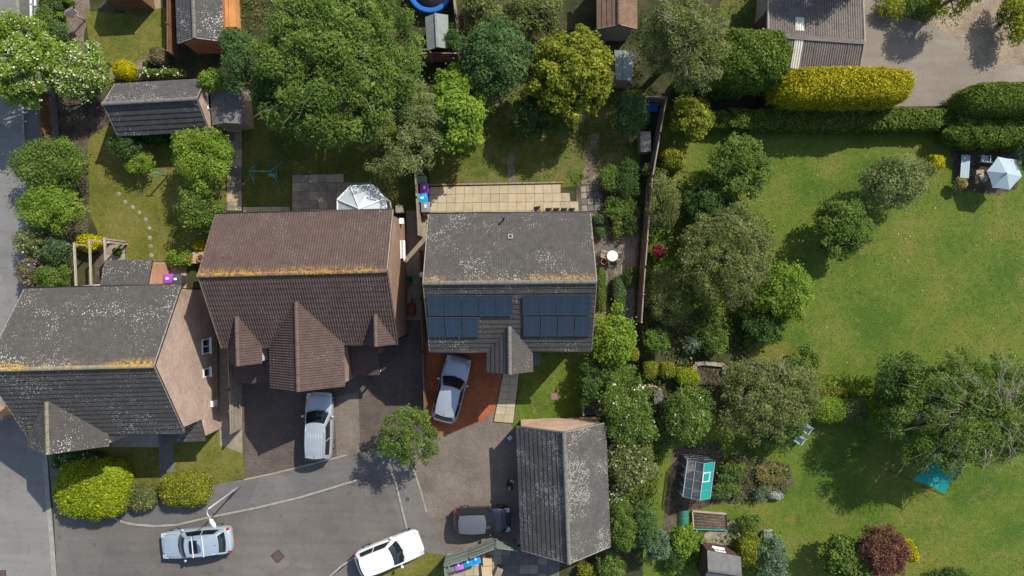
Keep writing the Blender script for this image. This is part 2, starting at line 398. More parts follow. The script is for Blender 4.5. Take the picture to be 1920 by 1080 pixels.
sheet('footway', [(120, 880), (200, 900), (300, 915), (395, 908), (460, 898), (580, 870), (650, 852), (745, 836), (776, 880), (800, 960), (838, 1040), (838, 1400), (575, 1400), (594, 1120), (621, 1082), (662, 1050), (702, 1023), (769, 1007), (761, 974), (745, 907), (738, 877), (670, 896), (560, 930), (480, 949), (390, 967), (330, 981), (250, 980), (217, 969), (193, 942)], 0.016, M['footway'])
# flush channel stones across the mouth of the close, and the kerbs
def run(pts, step):
    P = [Vector(W(*p)[:2]) for p in pts]; out = []
    for a, b in zip(P[:-1], P[1:]):
        n = max(1, round((b-a).length/step))
        for i in range(n): out.append((a+(b-a)*(i/n), a+(b-a)*((i+1)/n)))
    return out
def stones(name, pts, width, z0, z1, mat, piece, step=0.914, gap=0.012):
    segs = run(pts, step)
    base = MB()
    for a, b in segs: base.bar((*a, z0/2+z1*0.3), (*b, z0/2+z1*0.3), width*0.7, 0.02)
    root = tag(base.build(name, mat), kind='structure')
    shared = {}
    for a, b in segs:
        L = round((b-a).length-gap, 2)
        if L not in shared:
            m = MB(); m.box((0, 0, (z0+z1)/2), (L, width, z1-z0)); shared[L] = m.mesh('kerbstone', mat)
        o = bpy.data.objects.new(piece, shared[L]); link(o, root); c = (a+b)/2; d = b-a
        o.location = (c.x, c.y, random.uniform(-.004, .004)); o.rotation_euler = (0, 0, math.atan2(d.y, d.x))
    return root
random.seed(5)
stones('channel', [(84, 850), (90, 935), (97, 1010), (102, 1080), (112, 1250)], 0.30, 0.0, 0.022, M['kerb'], 'channel_block')
KS = [(200, 958), (215, 971), (232, 979), (252, 983), (290, 986), (330, 984), (390, 970), (480, 952), (560, 933), (620, 915), (672, 899)]
stones('kerb', KS, 0.13, -0.05, 0.07, M['kerb'], 'kerbstone')
stones('kerb', [(733, 882), (743, 908), (759, 975), (767, 1006)], 0.13, -0.05, 0.06, M['kerb'], 'kerbstone')
stones('kerb', [(590, 1125), (618, 1081), (640, 1061), (662, 1047), (700, 1022), (766, 1006)], 0.13, -0.05, 0.07, M['kerb'], 'kerbstone')
stones('kerb', [(32, -400), (34, 0), (40, 120), (47, 280), (53, 420), (47, 560)], 0.14, -0.05, 0.09, M['kerb'], 'kerbstone')
# edging of the two drives
stones('drive_edging', [(458, 899), (520, 886), (580, 871), (650, 853)], 0.10, 0.0, 0.030, M['concrete'], 'edging_block', 0.9)
stones('drive_edging', [(776, 880), (789, 920), (800, 960)], 0.10, 0.0, 0.030, M['concrete'], 'edging_block', 0.9)

sheet('driveway', [(440, 600), (803, 600), (801, 720), (797, 790), (776, 840), (772, 872), (745, 837), (650, 853), (580, 871), (460, 899), (458, 840), (450, 720)], 0.022, M['drive_brown'])
sheet('driveway', [(776, 878), (774, 842), (800, 786), (845, 801), (925, 752), (960, 740), (985, 780), (1000, 1040), (955, 1030), (925, 1013), (838, 1041), (800, 960)], 0.026, M['drive_grey'])
sheet('driveway', [(798, 640), (985, 640), (975, 700), (945, 703), (928, 772), (905, 788), (880, 797), (845, 812), (815, 818), (796, 800)], 0.032, M['drive_red'], 0.05)
sheet('front_lawn', [(965, 640), (1105, 640), (1100, 800), (960, 800), (966, 770)], 0.036, M['lawn'], 0.03)
sheet('front_lawn', [(110, 800), (455, 790), (459, 897), (395, 909), (300, 921), (205, 905), (120, 880)], 0.030, M['lawn_dry'], 0.03)
sheet('front_path', [(297, 800), (325, 800), (329, 917), (301, 920)], 0.040, M['slab_dark'])
sheet('side_path', [(412, 560), (452, 560), (455, 850), (425, 838), (412, 835)], 0.036, M['slab_grey'])
sheet('house_apron', [(210, 812), (300, 812), (300, 838), (210, 838)], 0.038, M['concrete'])
sheet('drive_strip', [(625, 745), (672, 735), (676, 850), (632, 857)], 0.028, M['drive_grey'])
sheet('back_lawn', [(165, 262), (200, 235), (330, 245), (425, 260), (425, 478), (300, 492), (238, 492), (236, 452), (190, 450), (168, 400)], 0.024, M['lawn_dry'], 0.04)
sheet('border_soil', [(110, 185), (205, 185), (195, 262), (168, 275), (165, 440), (60, 440), (60, 300), (112, 290)], 0.020, M['soil'], 0.05)
sheet('back_lawn', [(160, 20), (222, 26), (312, 14), (312, 96), (280, 100), (250, 118), (222, 128), (190, 112), (165, 70)], 0.020, M['lawn_dry'], 0.03)
sheet('gravel_path', [(118, -300), (170, -300), (168, 20), (158, 60), (160, 110), (130, 110), (124, 40)], 0.016, M['bark'], 0.05)
sheet('border_soil', [(205, 128), (250, 118), (280, 100), (318, 96), (330, 150), (205, 150)], 0.014, M['bark'], 0.04)
sheet('gravel_patch', [(235, -300), (310, -300), (305, 18), (236, 26)], 0.012, M['gravel'])
sheet('back_garden_grass', [(456, 150), (782, 150), (782, 400), (456, 400)], 0.010, M['lawn_rough'], 0.03)
sheet('side_passage', [(762, 395), (800, 395), (800, 640), (762, 640)], 0.018, M['slab_grey'])
sheet('back_garden_grass', [(786, 180), (1000, 150), (1215, 170), (1195, 350), (1090, 352), (806, 346)], 0.014, M['lawn_worn'], 0.05)
sheet('worn_path', [(952, 285), (962, 285), (968, 345), (952, 345)], 0.020, M['bark'], 0.06)
sheet('rear_path', [(1108, 250), (1122, 250), (1120, 300), (1124, 345), (1088, 348), (1096, 310)], 0.022, M['bark'], 0.08)
sheet('garden_beds', [(1105, 390), (1200, 390), (1188, 620), (1108, 620)], 0.018, M['bark'], 0.04)
sheet('garden_path', [(1139, 395), (1149, 395), (1152, 600), (1140, 600)], 0.024, M['soil'], 0.02)
sheet('side_gravel', [(1163, 445), (1192, 440), (1186, 600), (1166, 600)], 0.026, M['slab_grey'], 0.05)
m = MB(); m.lathe([(1.0, 0.0), (1.0, 0.03), (0.0, 0.03)], 28, smooth=False)
circ = m.build('round_paving', M['slab_dark'], loc=W(1143, 480)); tag(circ, kind='structure')
# big garden on the right
sheet('garden_lawn', [(1236, 215), (2300, 215), (2300, 1500), (1240, 1500), (1235, 1010), (1258, 880), (1240, 800), (1196, 760), (1200, 500)], 0.008, M['lawn'], 0.04)
sheet('garden_strip_grass', [(1205, 1700), (1205, 820), (1262, 790), (1258, 900), (1240, 1010), (1246, 1700)], 0.013, M['lawn'], 0.04)
sheet('rough_ground', [(1196, 560), (1420, 600), (1470, 640), (1420, 720), (1360, 770), (1240, 800), (1196, 760)], 0.014, M['ground'], 0.1)
sheet('dry_grass', [(1395, 635), (1440, 628), (1500, 655), (1560, 700), (1480, 720), (1410, 680)], 0.019, M['lawn_dry'], 0.12)
sheet('concrete_yard', [(1600, -60), (1690, 30), (1745, 45), (1790, 70), (1830, 105), (1870, 122), (2250, 130), (2250, 205), (1775, 198), (1690, 200), (1600, 200)], 0.010, M['concrete_yard'])
sheet('gravel_drive', [(1760, -250), (2250, -250), (2250, 140), (1860, 135), (1815, 115), (1772, 76), (1735, 40)], 0.006, M['gravel'], 0.08)
sheet('barn_yard_grass', [(1350, -400), (1440, -400), (1440, 130), (1350, 70)], 0.006, M['lawn_rough'])
sheet('seating_ground', [(1782, 282), (1850, 272), (1915, 282), (1905, 356), (1860, 366), (1790, 355)], 0.018, M['soil'], 0.05)
sheet('vegetable_ground', [(1262, 840), (1350, 830), (1360, 880), (1345, 945), (1280, 960), (1262, 990), (1240, 1005), (1252, 900)], 0.020, M['soil'], 0.06)
sheet('border_soil', [(1338, 868), (1390, 845), (1440, 862), (1480, 872), (1488, 905), (1465, 930), (1430, 940), (1370, 945), (1330, 938)], 0.024, M['soil'], 0.06)
sheet('shed_path', [(1320, 1000), (1375, 975), (1395, 1000), (1380, 1025), (1320, 1020)], 0.026, M['slab_grey'], 0.05)
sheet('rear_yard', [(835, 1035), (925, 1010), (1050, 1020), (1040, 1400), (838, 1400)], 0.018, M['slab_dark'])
sheet('front_verge', [(700, 1062), (800, 1035), (838, 1042), (836, 1400), (700, 1400)], 0.020, M['lawn_dry'], 0.06)
# trampled yards

# ------------------------------------------------------------ slabs laid one by one
def slab_grid(root, quad, nu, nv, mats, z, gap=0.012, skip=(), name='paving_slab', split=False, seed=0):
    """quad: four photo points (a,b,c,d); slabs from a->b (nu) and a->d (nv)"""
    rg = random.Random(seed); A, B, C_, D = [Vector(W(*p)[:2]) for p in quad]
    for j in range(nv):
        for i in range(nu):
            if (i, j) in skip: continue
            f = lambda u, v: (A*(1-u)+B*u)*(1-v)+(D*(1-u)+C_*u)*v
            q = [f(i/nu, j/nv), f((i+1)/nu, j/nv), f((i+1)/nu, (j+1)/nv), f(i/nu, (j+1)/nv)]
            c = sum(q, Vector((0, 0)))/4
            sh = [((p-c)*(1-gap/max((p-c).length, .1))) for p in q]
            zz = rg.uniform(0.0, 0.008); tl = rg.uniform(-.004, .004)
            m = MB(); m.prism([(p.x, p.y) for p in sh], -0.04, 0.0)
            o = m.build(name, rg.choice(mats), root); o.location = (c.x, c.y, z+zz); o.rotation_euler = (tl, tl*0.7, rg.uniform(-.004, .004))
pr = sheet('patio', [(803, 350), (1050, 346), (1052, 362), (1068, 362), (1070, 377), (1085, 378), (1086, 420), (800, 420)], 0.030, M['soil'])
SL = [M['slab_a'], M['slab_b'], M['slab_c'], M['slab_a']]
slab_grid(pr, [(806, 351), (1051, 346), (1051, 362), (805, 365)], 15, 1, SL, 0.075, seed=1)
slab_grid(pr, [(805, 365), (1068, 362), (1069, 378), (804, 381)], 16, 1, SL, 0.075, seed=2)
slab_grid(pr, [(804, 381), (1084, 378), (1085, 394), (803, 397)], 17, 1, SL, 0.075, seed=3)
slab_grid(pr, [(803, 397), (1085, 394), (1085, 410), (802, 413)], 17, 1, SL, 0.075, seed=4)
pe = [(a, b) for a, b in run([(800, 347), (1056, 342)], 0.44)]
for a, b in pe:
    c = (a+b)/2; m = MB(); m.bar((-.21, 0, 0), (.21, 0, 0), .10, .06); o = m.build('edging_brick', M['slab_grey'] if random.random() < .93 else M['terracotta'], pr)
    o.location = (c.x, c.y, 0.06); o.rotation_euler = (0, 0, math.atan2((b-a).y, (b-a).x))
pr = sheet('front_path', [(943, 690), (976, 690), (964, 795), (924, 792)], 0.040, M['soil'])
slab_grid(pr, [(945, 692), (974, 692), (962, 793), (926, 790)], 2, 7, SL, 0.075, seed=6)
pr = sheet('garden_slab_path', [(424, 230), (456, 230), (456, 396), (424, 396)], 0.020, M['soil'])
slab_grid(pr, [(426, 232), (454, 232), (454, 395), (426, 395)], 2, 10, [M['slab_grey'], M['slab_dark'], M['slab_b']], 0.05, seed=7)
pr = sheet('garden_slab_path', [(452, 386), (640, 386), (640, 415), (452, 415)], 0.022, M['soil'])
slab_grid(pr, [(456, 388), (545, 388), (545, 412), (456, 412)], 5, 1, [M['slab_grey'], M['slab_b']], 0.05, seed=17)
pr = sheet('small_patio', [(546, 326), (646, 324), (648, 340), (700, 340), (700, 410), (546, 410)], 0.028, M['soil'])
slab_grid(pr, [(548, 328), (645, 326), (645, 342), (548, 343)], 6, 1, [M['slab_grey'], M['slab_b']], 0.055, seed=8)
slab_grid(pr, [(548, 343), (698, 342), (698, 408), (548, 408)], 9, 4, [M['slab_grey'], M['slab_b'], M['slab_b'], M['slab_grey']], 0.055, seed=9)
pr = sheet('garden_patio', [(190, 450), (236, 450), (238, 490), (352, 488), (352, 560), (180, 560), (178, 500)], 0.026, M['soil'])
slab_grid(pr, [(196, 461), (234, 456), (236, 492), (198, 494)], 2, 2, [M['slab_grey'], M['concrete']], 0.055, seed=10)
slab_grid(pr, [(198, 494), (350, 491), (350, 508), (198, 511)], 9, 1, [M['slab_b'], M['concrete']], 0.055, seed=11)
slab_grid(pr, [(198, 511), (350, 508), (350, 545), (198, 545)], 9, 2, [M['slab_b'], M['concrete'], M['slab_grey']], 0.055, seed=12)
pr = sheet('rear_path_slabs', [(1080, 345), (1130, 345), (1130, 398), (1080, 398)], 0.030, M['soil'])
slab_grid(pr, [(1088, 350), (1122, 345), (1126, 395), (1090, 397)], 3, 4, [M['slab_grey'], M['slab_dark']], 0.055, seed=13, gap=0.03)
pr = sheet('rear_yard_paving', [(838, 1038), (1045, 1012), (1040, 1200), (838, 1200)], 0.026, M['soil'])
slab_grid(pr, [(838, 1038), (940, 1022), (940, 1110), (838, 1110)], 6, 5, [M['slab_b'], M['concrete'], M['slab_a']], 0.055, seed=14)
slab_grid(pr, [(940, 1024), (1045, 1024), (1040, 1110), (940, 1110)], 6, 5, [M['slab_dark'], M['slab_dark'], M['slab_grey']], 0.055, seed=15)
# lone dark inspection slab and round stepping stones in the lawn
st = MB(); st.lathe([(0.145, 0.0), (0.15, 0.022), (0.14, 0.032), (0.0, 0.034)], 14); stm = st.mesh('stepping_stone', M['slab_grey'])
for i, (px, py) in enumerate([(223, 364), (235, 379), (249, 389), (261, 399), (273, 412), (280, 428), (281, 446), (283, 462), (284, 479)]):
    o = bpy.data.objects.new('stepping_stone', stm); link(o); o.location = W(px, py); o.rotation_euler = (0, 0, i)
    o.scale = (1, 1, 1); tag(o, ['round stepping stone, topmost of the curved line in the back lawn', 'round stepping stone, second from the top of the curved line', 'round stepping stone, third from the top of the curved line', 'round stepping stone, fourth from the top of the curved line', 'round stepping stone, middle one of the curved line', 'round stepping stone, fourth from the patio end of the curved line', 'round stepping stone, third from the patio end of the curved line', 'round stepping stone, next to last before the patio', 'round stepping stone, last one before the patio'][i], 'stepping stone', 'stepping stones in the lawn')
def cover(px, py, size, rz, label):
    r = thing('manhole_cover', label, 'manhole', W(px, py, 0.0), rz)
    m = MB()
    for sx in (-1, 1): m.box((sx*size/2, 0, .02), (.05, size+.05, .012)); m.box((0, sx*size/2, .0205), (size-.05, .05, .012))
    m.build('frame', M['dark_metal'], r)
    m = MB(); m.box((0, 0, .017), (size-.05, size-.05, .012))
    for i in range(-3, 4): m.box((i*size/8, 0, .025), (.02, size*.85, .006))
    m.build('plate', M['cover'], r)
M['cover'] = plain('rusty_cover', (0.105, 0.070, 0.055), 0.8, 0.2, var=0.25)
cover(521, 1043, 0.62, R(40), 'square rusty manhole cover set askew in the close')
cover(4, 1077, 0.5, R(3), 'rusty gully cover at the very edge of the main street')
cover(764, 936, 0.16, 0, 'tiny stop tap cover in the tarmac footway')
cover(228, 490, 0.38, 0, 'small dark inspection cover on the back patio')
# ------------------------------------------------------------ tiled roofs
TW, TG = 0.30, 0.345
def tile_profile(kind):
    if kind == 'roman':
        u = [0.0, .055, .075, .10, .125, .145, .205, .225, .25, .275, .298]
        z = [0.0, 0.0, .022, .034, .022, 0, 0, .022, .034, .022, 0.0]
        return u, z, .024
    return [0.005, .145, .150, .155, .297], [0, 0, -.008, 0, 0], .036
def clip_poly(poly, edges):
    for (a, n) in edges:
        out = []
        for i in range(len(poly)):
            p, q = poly[i], poly[(i+1) % len(poly)]
            dp = (p[0]-a[0])*n[0]+(p[1]-a[1])*n[1]; dq = (q[0]-a[0])*n[0]+(q[1]-a[1])*n[1]
            if dp >= 0: out.append(p)
            if (dp >= 0) != (dq >= 0):
                t = dp/(dp-dq); out.append((p[0]+(q[0]-p[0])*t, p[1]+(q[1]-p[1])*t))
        poly = out
        if len(poly) < 3: return []
    return poly
class Roof:
    """the roof part of a building: deck, 300 single tiles, the other tiles joined, ridge tiles"""
    def __init__(s, root, mat, kind='flat', name='roof', deckmat=None):
        s.root, s.mat, s.kind = root, mat, kind; s.full = []; s.cut = MB(); s.deck = MB(); s.ridges = []; s.name = name
        s.W = root.matrix_basis.copy() if root.matrix_basis else Matrix()
        s.W = mat4(root.location, root.rotation_euler[2]); s.deckmat = deckmat or M['dark_metal']
    def slope(s, pts, drop=0.10):
        P = [Vector(p) for p in pts]; u = (P[1]-P[0]).normalized()
        n = None
        for k in range(2, len(P)):
            c = u.cross(P[k]-P[0])
            if c.length > 1e-4: n = c.normalized(); break
        v = n.cross(u)
        q = [((p-P[0]).dot(u), (p-P[0]).dot(v)) for p in P]
        lo = [p-n*0.012 for p in P]; hi = [p-n*drop for p in P]; k = len(P)
        F = [tuple(range(k)), tuple(range(k, 2*k))[::-1]]
        for i in range(k): j = (i+1) % k; F.append((i, i+k, j+k, j))
        s.deck.add(lo+hi, F)
        ed = []
        for i in range(len(q)):
            a, b = q[i], q[(i+1) % len(q)]; nx, ny = -(b[1]-a[1]), b[0]-a[0]; L = math.hypot(nx, ny)
            if L > 1e-6: ed.append((a, (nx/L, ny/L)))
        pu, pz, th = tile_profile(s.kind)
        vmax = max(p[1] for p in q); umin, umax = min(p[0] for p in q), max(p[0] for p in q)
        rows = int(math.ceil(vmax/TG)); base = Matrix((u, v, n)).transposed().to_4x4(); base.translation = P[0]
        for r in range(rows):
            v0 = r*TG-0.03; v1 = v0+TG+0.02
            off = (TW/2 if (r % 2 and s.kind == 'flat') else 0.0)
            i0 = int(math.floor((umin-off)/TW))-1; i1 = int(math.ceil((umax-off)/TW))+1
            for i in range(i0, i1):
                u0 = i*TW+off
                cs = [(u0+.003, max(v0, .001)), (u0+TW-.003, max(v0, .001)), (u0+TW-.003, v1-.02), (u0+.003, v1-.02)]
                ins = [all((c[0]-a[0])*nn[0]+(c[1]-a[1])*nn[1] >= -0.004 for a, nn in ed) for c in cs]
                if all(ins):
                    s.full.append(base @ Matrix.Translation((u0, v0, 0)))
                    continue
                e2 = [(a, nn) if not (abs(nn[0]) < 1e-3 and nn[1] > 0.9 and abs(a[1]) < 1e-3) else ((a[0], -0.05), nn) for a, nn in ed]
                for k2 in range(len(pu)-1):
                    a_, b_ = u0+pu[k2], u0+pu[k2+1]
                    c = clip_poly([(a_, v0), (b_, v0), (b_, v1), (a_, v1)], e2)
                    if len(c) < 3: continue
                    def zz(x, y):
                        t = (x-a_)/(b_-a_); return pz[k2]*(1-t)+pz[k2+1]*t+th*(1-(y-v0)/(v1-v0))
                    s.cut.add([P[0]+u*x+v*y+n*zz(x, y) for x, y in c], [tuple(range(len(c)))])
                    lowp = [p for p in c if abs(p[1]-v0) < 1e-5]
                    if len(lowp) == 2:
                        (x0, y0), (x1, y1) = sorted(lowp)
                        s.cut.add([P[0]+u*x0+v*y0-n*.012, P[0]+u*x1+v*y1-n*.012, P[0]+u*x1+v*y1+n*zz(x1, y1), P[0]+u*x0+v*y0+n*zz(x0, y0)], [(0, 1, 2, 3)])
    def tile_geo(s):
        pu, pz, th = tile_profile(s.kind); m = MB(); L = TG+.02; P = []
        for a, z in zip(pu, pz): P += [(a, 0, -.012), (a, 0, th+z), (a, L, z)]
        F = []
        for k in range(len(pu)-1):
            b = 3*k; F += [(b, b+3, b+4, b+1), (b+1, b+4, b+5, b+2)]
        e = 3*(len(pu)-1); F += [(0, 1, 2), (e, e+2, e+1)]
        return m.add(P, F)
    def ridge(s, a, b, r=0.12, length=0.45): s.ridges.append((Vector(a), Vector(b), r, length))
    def finish(s, ridgemat=None, single=300):
        deck = s.deck.build(s.name, s.deckmat, s.root)
        g = s.tile_geo(); me = g.mesh('tile', s.mat)
        camp = Vector((0, 0, CAM_H))
        def size(mt):
            w = s.W @ mt; p = w.translation; d = camp-p; n = w.to_3x3() @ Vector((0, 0, 1))
            return -(n.dot(d.normalized()))/d.length_squared
        fl = sorted(s.full, key=size); rg = random.Random(3)
        vis = lambda mt: (lambda p: abs(p.x) < 34 and abs(p.y) < 19.2)(s.W @ mt.translation)
        fl = [m for m in fl if vis(m)]+[m for m in fl if not vis(m)]
        for mt in fl[:single]:
            o = bpy.data.objects.new('tile', me); link(o, deck)
            o.matrix_basis = mt @ Matrix.Translation((0, 0, rg.uniform(0, .005))) @ Matrix.Rotation(rg.gauss(0, .006), 4, 'Z')
        V = [Vector(p) for p in g.v]
        for mt in fl[single:]:
            mm = mt @ Matrix.Translation((0, 0, rg.uniform(0, .005))) @ Matrix.Rotation(rg.gauss(0, .006), 4, 'Z')
            s.cut.add([mm @ p for p in V], g.f)
        if s.cut.v: tag(s.cut.build('roof_tiles', s.mat, deck), kind='stuff')
        shared = {}
        for a, b, r, Ln in s.ridges:
            d = b-a; n = max(1, round(d.length/Ln)); l = d.length/n
            x = d.normalized(); z = Vector((0, 0, 1)); z = (z-x*z.dot(x)).normalized(); y = z.cross(x)
            key = (round(l, 3), r)
            if key not in shared:
                m = MB(); k = 8; P = []
                for xx, rr in ((0.005, r*1.04), (l-0.01, r)):
                    for i in range(k+1):
                        t = math.pi*i/k; P.append((xx, rr*math.cos(t), rr*math.sin(t)*0.75-.02))
                F = [(i, i+1, i+k+2, i+k+1) for i in range(k)]+[tuple(range(k+1)), tuple(range(k+1, 2*k+2))[::-1]]
                m.add(P, F, False); shared[key] = m.mesh('ridge_tile', ridgemat or s.mat, fix=True)
            for i in range(n):
                o = bpy.data.objects.new('ridge_tile', shared[key]); link(o, deck)
                Mx = Matrix((x, y, z)).transposed().to_4x4(); Mx.translation = a+x*(l*i)+z*rg.uniform(-.006, .008); o.matrix_basis = Mx
        return deck

def window(root, c, nrm, w, h, mull=1, fm=None):
    """window standing proud of a wall: c centre on the wall, nrm outward (unit, horizontal)"""
    n = Vector(nrm); t = Vector((-n.y, n.x, 0)); c = Vector(c); fm = fm or M['white']
    f = MB(); d = .05
    B = lambda o, sx, sz, m, dep, pro: m.bar(c+t*(o[0]-sx/2)+n*pro+Vector((0, 0, o[1])), c+t*(o[0]+sx/2)+n*pro+Vector((0, 0, o[1])), dep, sz)
    for s_ in (-1, 1):
        B((0, s_*(h/2-.035)), w, .07, f, .10, .012); B((s_*(w/2-.035), 0), .07, h-.14, f, .10, .012)
    for k in range(mull): B(((k+1)*w/(mull+1)-w/2, 0), .06, h-.14, f, .08, .012)
    wo = f.build('window', fm, root)
    p = MB(); B((0, 0), w-.14, h-.14, p, .02, .012); p.build('pane', M['glass'], wo)
    s_ = MB(); B((0, -h/2-.03), w+.12, .05, s_, .20, .05); s_.build('sill', fm, wo)
    return wo
def door(root, c, nrm, w, h, mat):
    n = Vector(nrm); t = Vector((-n.y, n.x, 0)); c = Vector(c)
    m = MB(); m.bar(c-t*w/2+n*.02, c+t*w/2+n*.02, .06, h); d = m.build('door', mat, root)
    f = MB()
    for s_ in (-1, 1): f.bar(c+t*s_*(w/2+.04)+n*.02-Vector((0, 0, h/2)), c+t*s_*(w/2+.04)+n*.02+Vector((0, 0, h/2+.05)), .07, .09)
    f.bar(c-t*w/2+n*.02+Vector((0, 0, h/2+.03)), c+t*w/2+n*.02+Vector((0, 0, h/2+.03)), .08, .06); f.build('frame', M['white'], d)
    k = MB(); k.bar(c+t*(w/2-.12)+n*.05, c+t*(w/2-.06)+n*.09, .03, .03); k.build('handle', M['steel'], d)
def gutter(root, a, b, mat, down=None):
    a, b = Vector(a), Vector(b); m = MB(); m.tube([a, b], .055, 8)
    o = m.build('gutter', mat, root)
    if down is not None:
        p = MB(); p.tube([Vector(down), Vector((down[0], down[1], 0.05))], .036, 8); p.build('downpipe', mat, o)

class House:
    def __init__(s, name, label, cat, a, b, hr, dn, ds, hen, hes, wall, roofmat, kind='flat', group=None, ov=0.09, eo=0.28):
        """a,b: photo points of the two ridge ends, at ridge height hr; dn/ds: run of the two slopes"""
        A, B = W(*a, hr), W(*b, hr); c = (A+B)/2; s.rz = math.atan2((B-A).y, (B-A).x); s.L = (B-A).length
        s.hr, s.dn, s.ds, s.hen, s.hes = hr, dn, ds, hen, hes; s.wall = wall; s.eo = eo
        s.root = thing(name, label, cat, (c.x, c.y, 0), s.rz, group); s.inv = mat4((c.x, c.y, 0), s.rz).inverted()
        s.roof = Roof(s.root, roofmat, kind); h = s.L/2
        s.roof.slope([(-h, -ds, hes), (h, -ds, hes), (h, 0, hr), (-h, 0, hr)])
        s.roof.slope([(h, dn, hen), (-h, dn, hen), (-h, 0, hr), (h, 0, hr)])
        s.roof.ridge((-h, 0, hr+.05), (h, 0, hr+.05))
        s.mN, s.mS = (hr-hen)/dn, (hr-hes)/ds
        w = MB(); yN, yS = dn-eo, -ds+eo
        w.extr([(yS, 0), (yN, 0), (yN, hr-s.mN*yN-.13), (0, hr-.14), (yS, hr+s.mS*yS-.13)], -h+ov, h-ov)
        s.w = w.build('wall', wall, s.root, fix=True); s.h = h; s.yN, s.yS = yN, yS; s.ov = ov
        for sx in (-1, 1):
            v = MB(); v.bar((sx*(h-.03), yS-eo+.02, hes-.05), (sx*(h-.03), 0, hr-.05), .045, .16); v.bar((sx*(h-.03), 0, hr-.05), (sx*(h-.03), yN+eo-.02, hen-.05), .045, .16)
            v.build('verge', M['concrete'], s.root)
    def loc(s, px, py, h): return s.inv @ W(px, py, h)
    def ySat(s, z): return (z-s.hr)/s.mS
    def cross(s, x0, yf, wd, he, hr2, ov=.07, inset=.14, wallmat=None):
        """gable roof standing out of the south slope with its front at yf"""
        yr = s.ySat(hr2); ye = min(s.ySat(he), 0); r = s.roof
        if ye < yf+.02: ye = yf+.02
        r.slope([(x0+wd, yf, he), (x0+wd, ye, he), (x0, yr, hr2), (x0, yf, hr2)])
        r.slope([(x0-wd, ye, he), (x0-wd, yf, he), (x0, yf, hr2), (x0, yr, hr2)])
        r.ridge((x0, yf, hr2+.04), (x0, yr-.1, hr2+.04), .11)
        return yr, ye
    def block(s, x0, x1, y0, y1, z, apex=None, name='wall', mat=None, z0=0.0):
        """walls of a projecting bay; apex = gable height at the middle of its front"""
        m = MB(); mat = mat or s.wall
        prof = [(x0, z0), (x1, z0), (x1, z)]+([((x0+x1)/2, apex)] if apex else [])+[(x0, z)]
        P = [(x, y0, zz) for x, zz in prof]+[(x, y1, zz) for x, zz in prof]; n = len(prof)
        F = [tuple(range(n)), tuple(range(n, 2*n))[::-1]]+[(i, i+n, (i+1) % n+n, (i+1) % n) for i in range(n)]
        m.add(P, F); return m.build(name, mat, s.root, fix=True)

def rline(a, b, hr):
    A, B = W(*a, hr), W(*b, hr); d = (B-A).normalized(); return (tuple(A), (-d.y, d.x, 0))
M['tile4r'] = plain('ridge_pale', (0.14, 0.13, 0.11), .9, var=.3, scale=5)
# ---- house at the corner (left)
rl = rline((-32, 694), (290, 686), 8.1)
M['tile1'] = rooftile('tile_dark_grey_lichen', (0.066, 0.061, 0.055), rl, 0.80, 0.95, nearridge=0.06, warm=(0.075, 0.066, 0.056))
H1 = House('detached_house', 'dark grey tiled house on the street corner, white lichen specks and golden ridge', 'house', (-32, 694), (290, 686), 8.1, 4.38, 4.25, 4.85, 4.92, M['brick_1'], M['tile1'], 'flat', 'detached houses')
x0 = H1.loc(90, 853, 6.68).x; yf = H1.loc(128, 842, 5.4).y
H1.cross(x0, yf, 2.38, 4.92, 6.68)
H1.block(x0-2.2, x0+2.2, yf+.12, H1.yS+.2, 4.85, 6.45)
fx = H1.h-H1.ov
window(H1.root, (fx, H1.loc(395, 648, 1.3).y, 1.75), (1, 0, 0), 0.95, 1.05, 1)
window(H1.root, (fx, H1.loc(391, 697, 1.3).y, 1.75), (1, 0, 0), 0.55, 0.9, 0)
m = MB(); m.box((fx+.1, H1.loc(403, 756, 0.9).y, 0.95), (.2, .38, .55)); m.build('meter_box', M['white'], H1.root)
for xx in (-2.6, 2.9): window(H1.root, (xx, H1.yN, 3.6), (0, 1, 0), 1.2, 1.05)
for xx in (0.4, 3.0): window(H1.root, (xx, H1.yS, 3.7), (0, -1, 0), 1.2, 1.05)
window(H1.root, (x0, yf+.12, 3.7), (0, -1, 0), 1.5, 1.1); window(H1.root, (x0, yf+.12, 1.5), (0, -1, 0), 1.8, 1.3, 2)
window(H1.root, (1.0, H1.yS, 1.5), (0, -1, 0), 1.5, 1.2, 2); window(H1.root, (-3, H1.yN, 1.5), (0, 1, 0), 1.8, 1.2, 2)
# front canopy with its own little roof
c0, c1 = H1.h-2.6, H1.h+.05; ys = H1.yS
H1.roof.slope([(c0, ys-1.35, 2.35), (c1, ys-1.35, 2.35), (c1, ys, 2.95), (c0, ys, 2.95)])
H1.block(c0+.6, c1-.1, ys-1.1, ys+.1, 2.3, None, 'porch_wall'); door(H1.root, (c0+1.5, ys-1.1, 1.05), (0, -1, 0), .9, 2.05, M['white'])
gutter(H1.root, (-H1.h, -H1.ds-.06, H1.hes-.02), (x0-2.4, -H1.ds-.06, H1.hes-.02), M['black'])
gutter(H1.root, (x0+2.4, -H1.ds-.06, H1.hes-.02), (H1.h, -H1.ds-.06, H1.hes-.02), M['black'], (H1.h-.2, -H1.ds+.2, 4.8))
gutter(H1.root, (-H1.h, H1.dn+.06, H1.hen-.02), (H1.h, H1.dn+.06, H1.hen-.02), M['black'], (H1.h-.2, H1.dn-.2, 4.8))
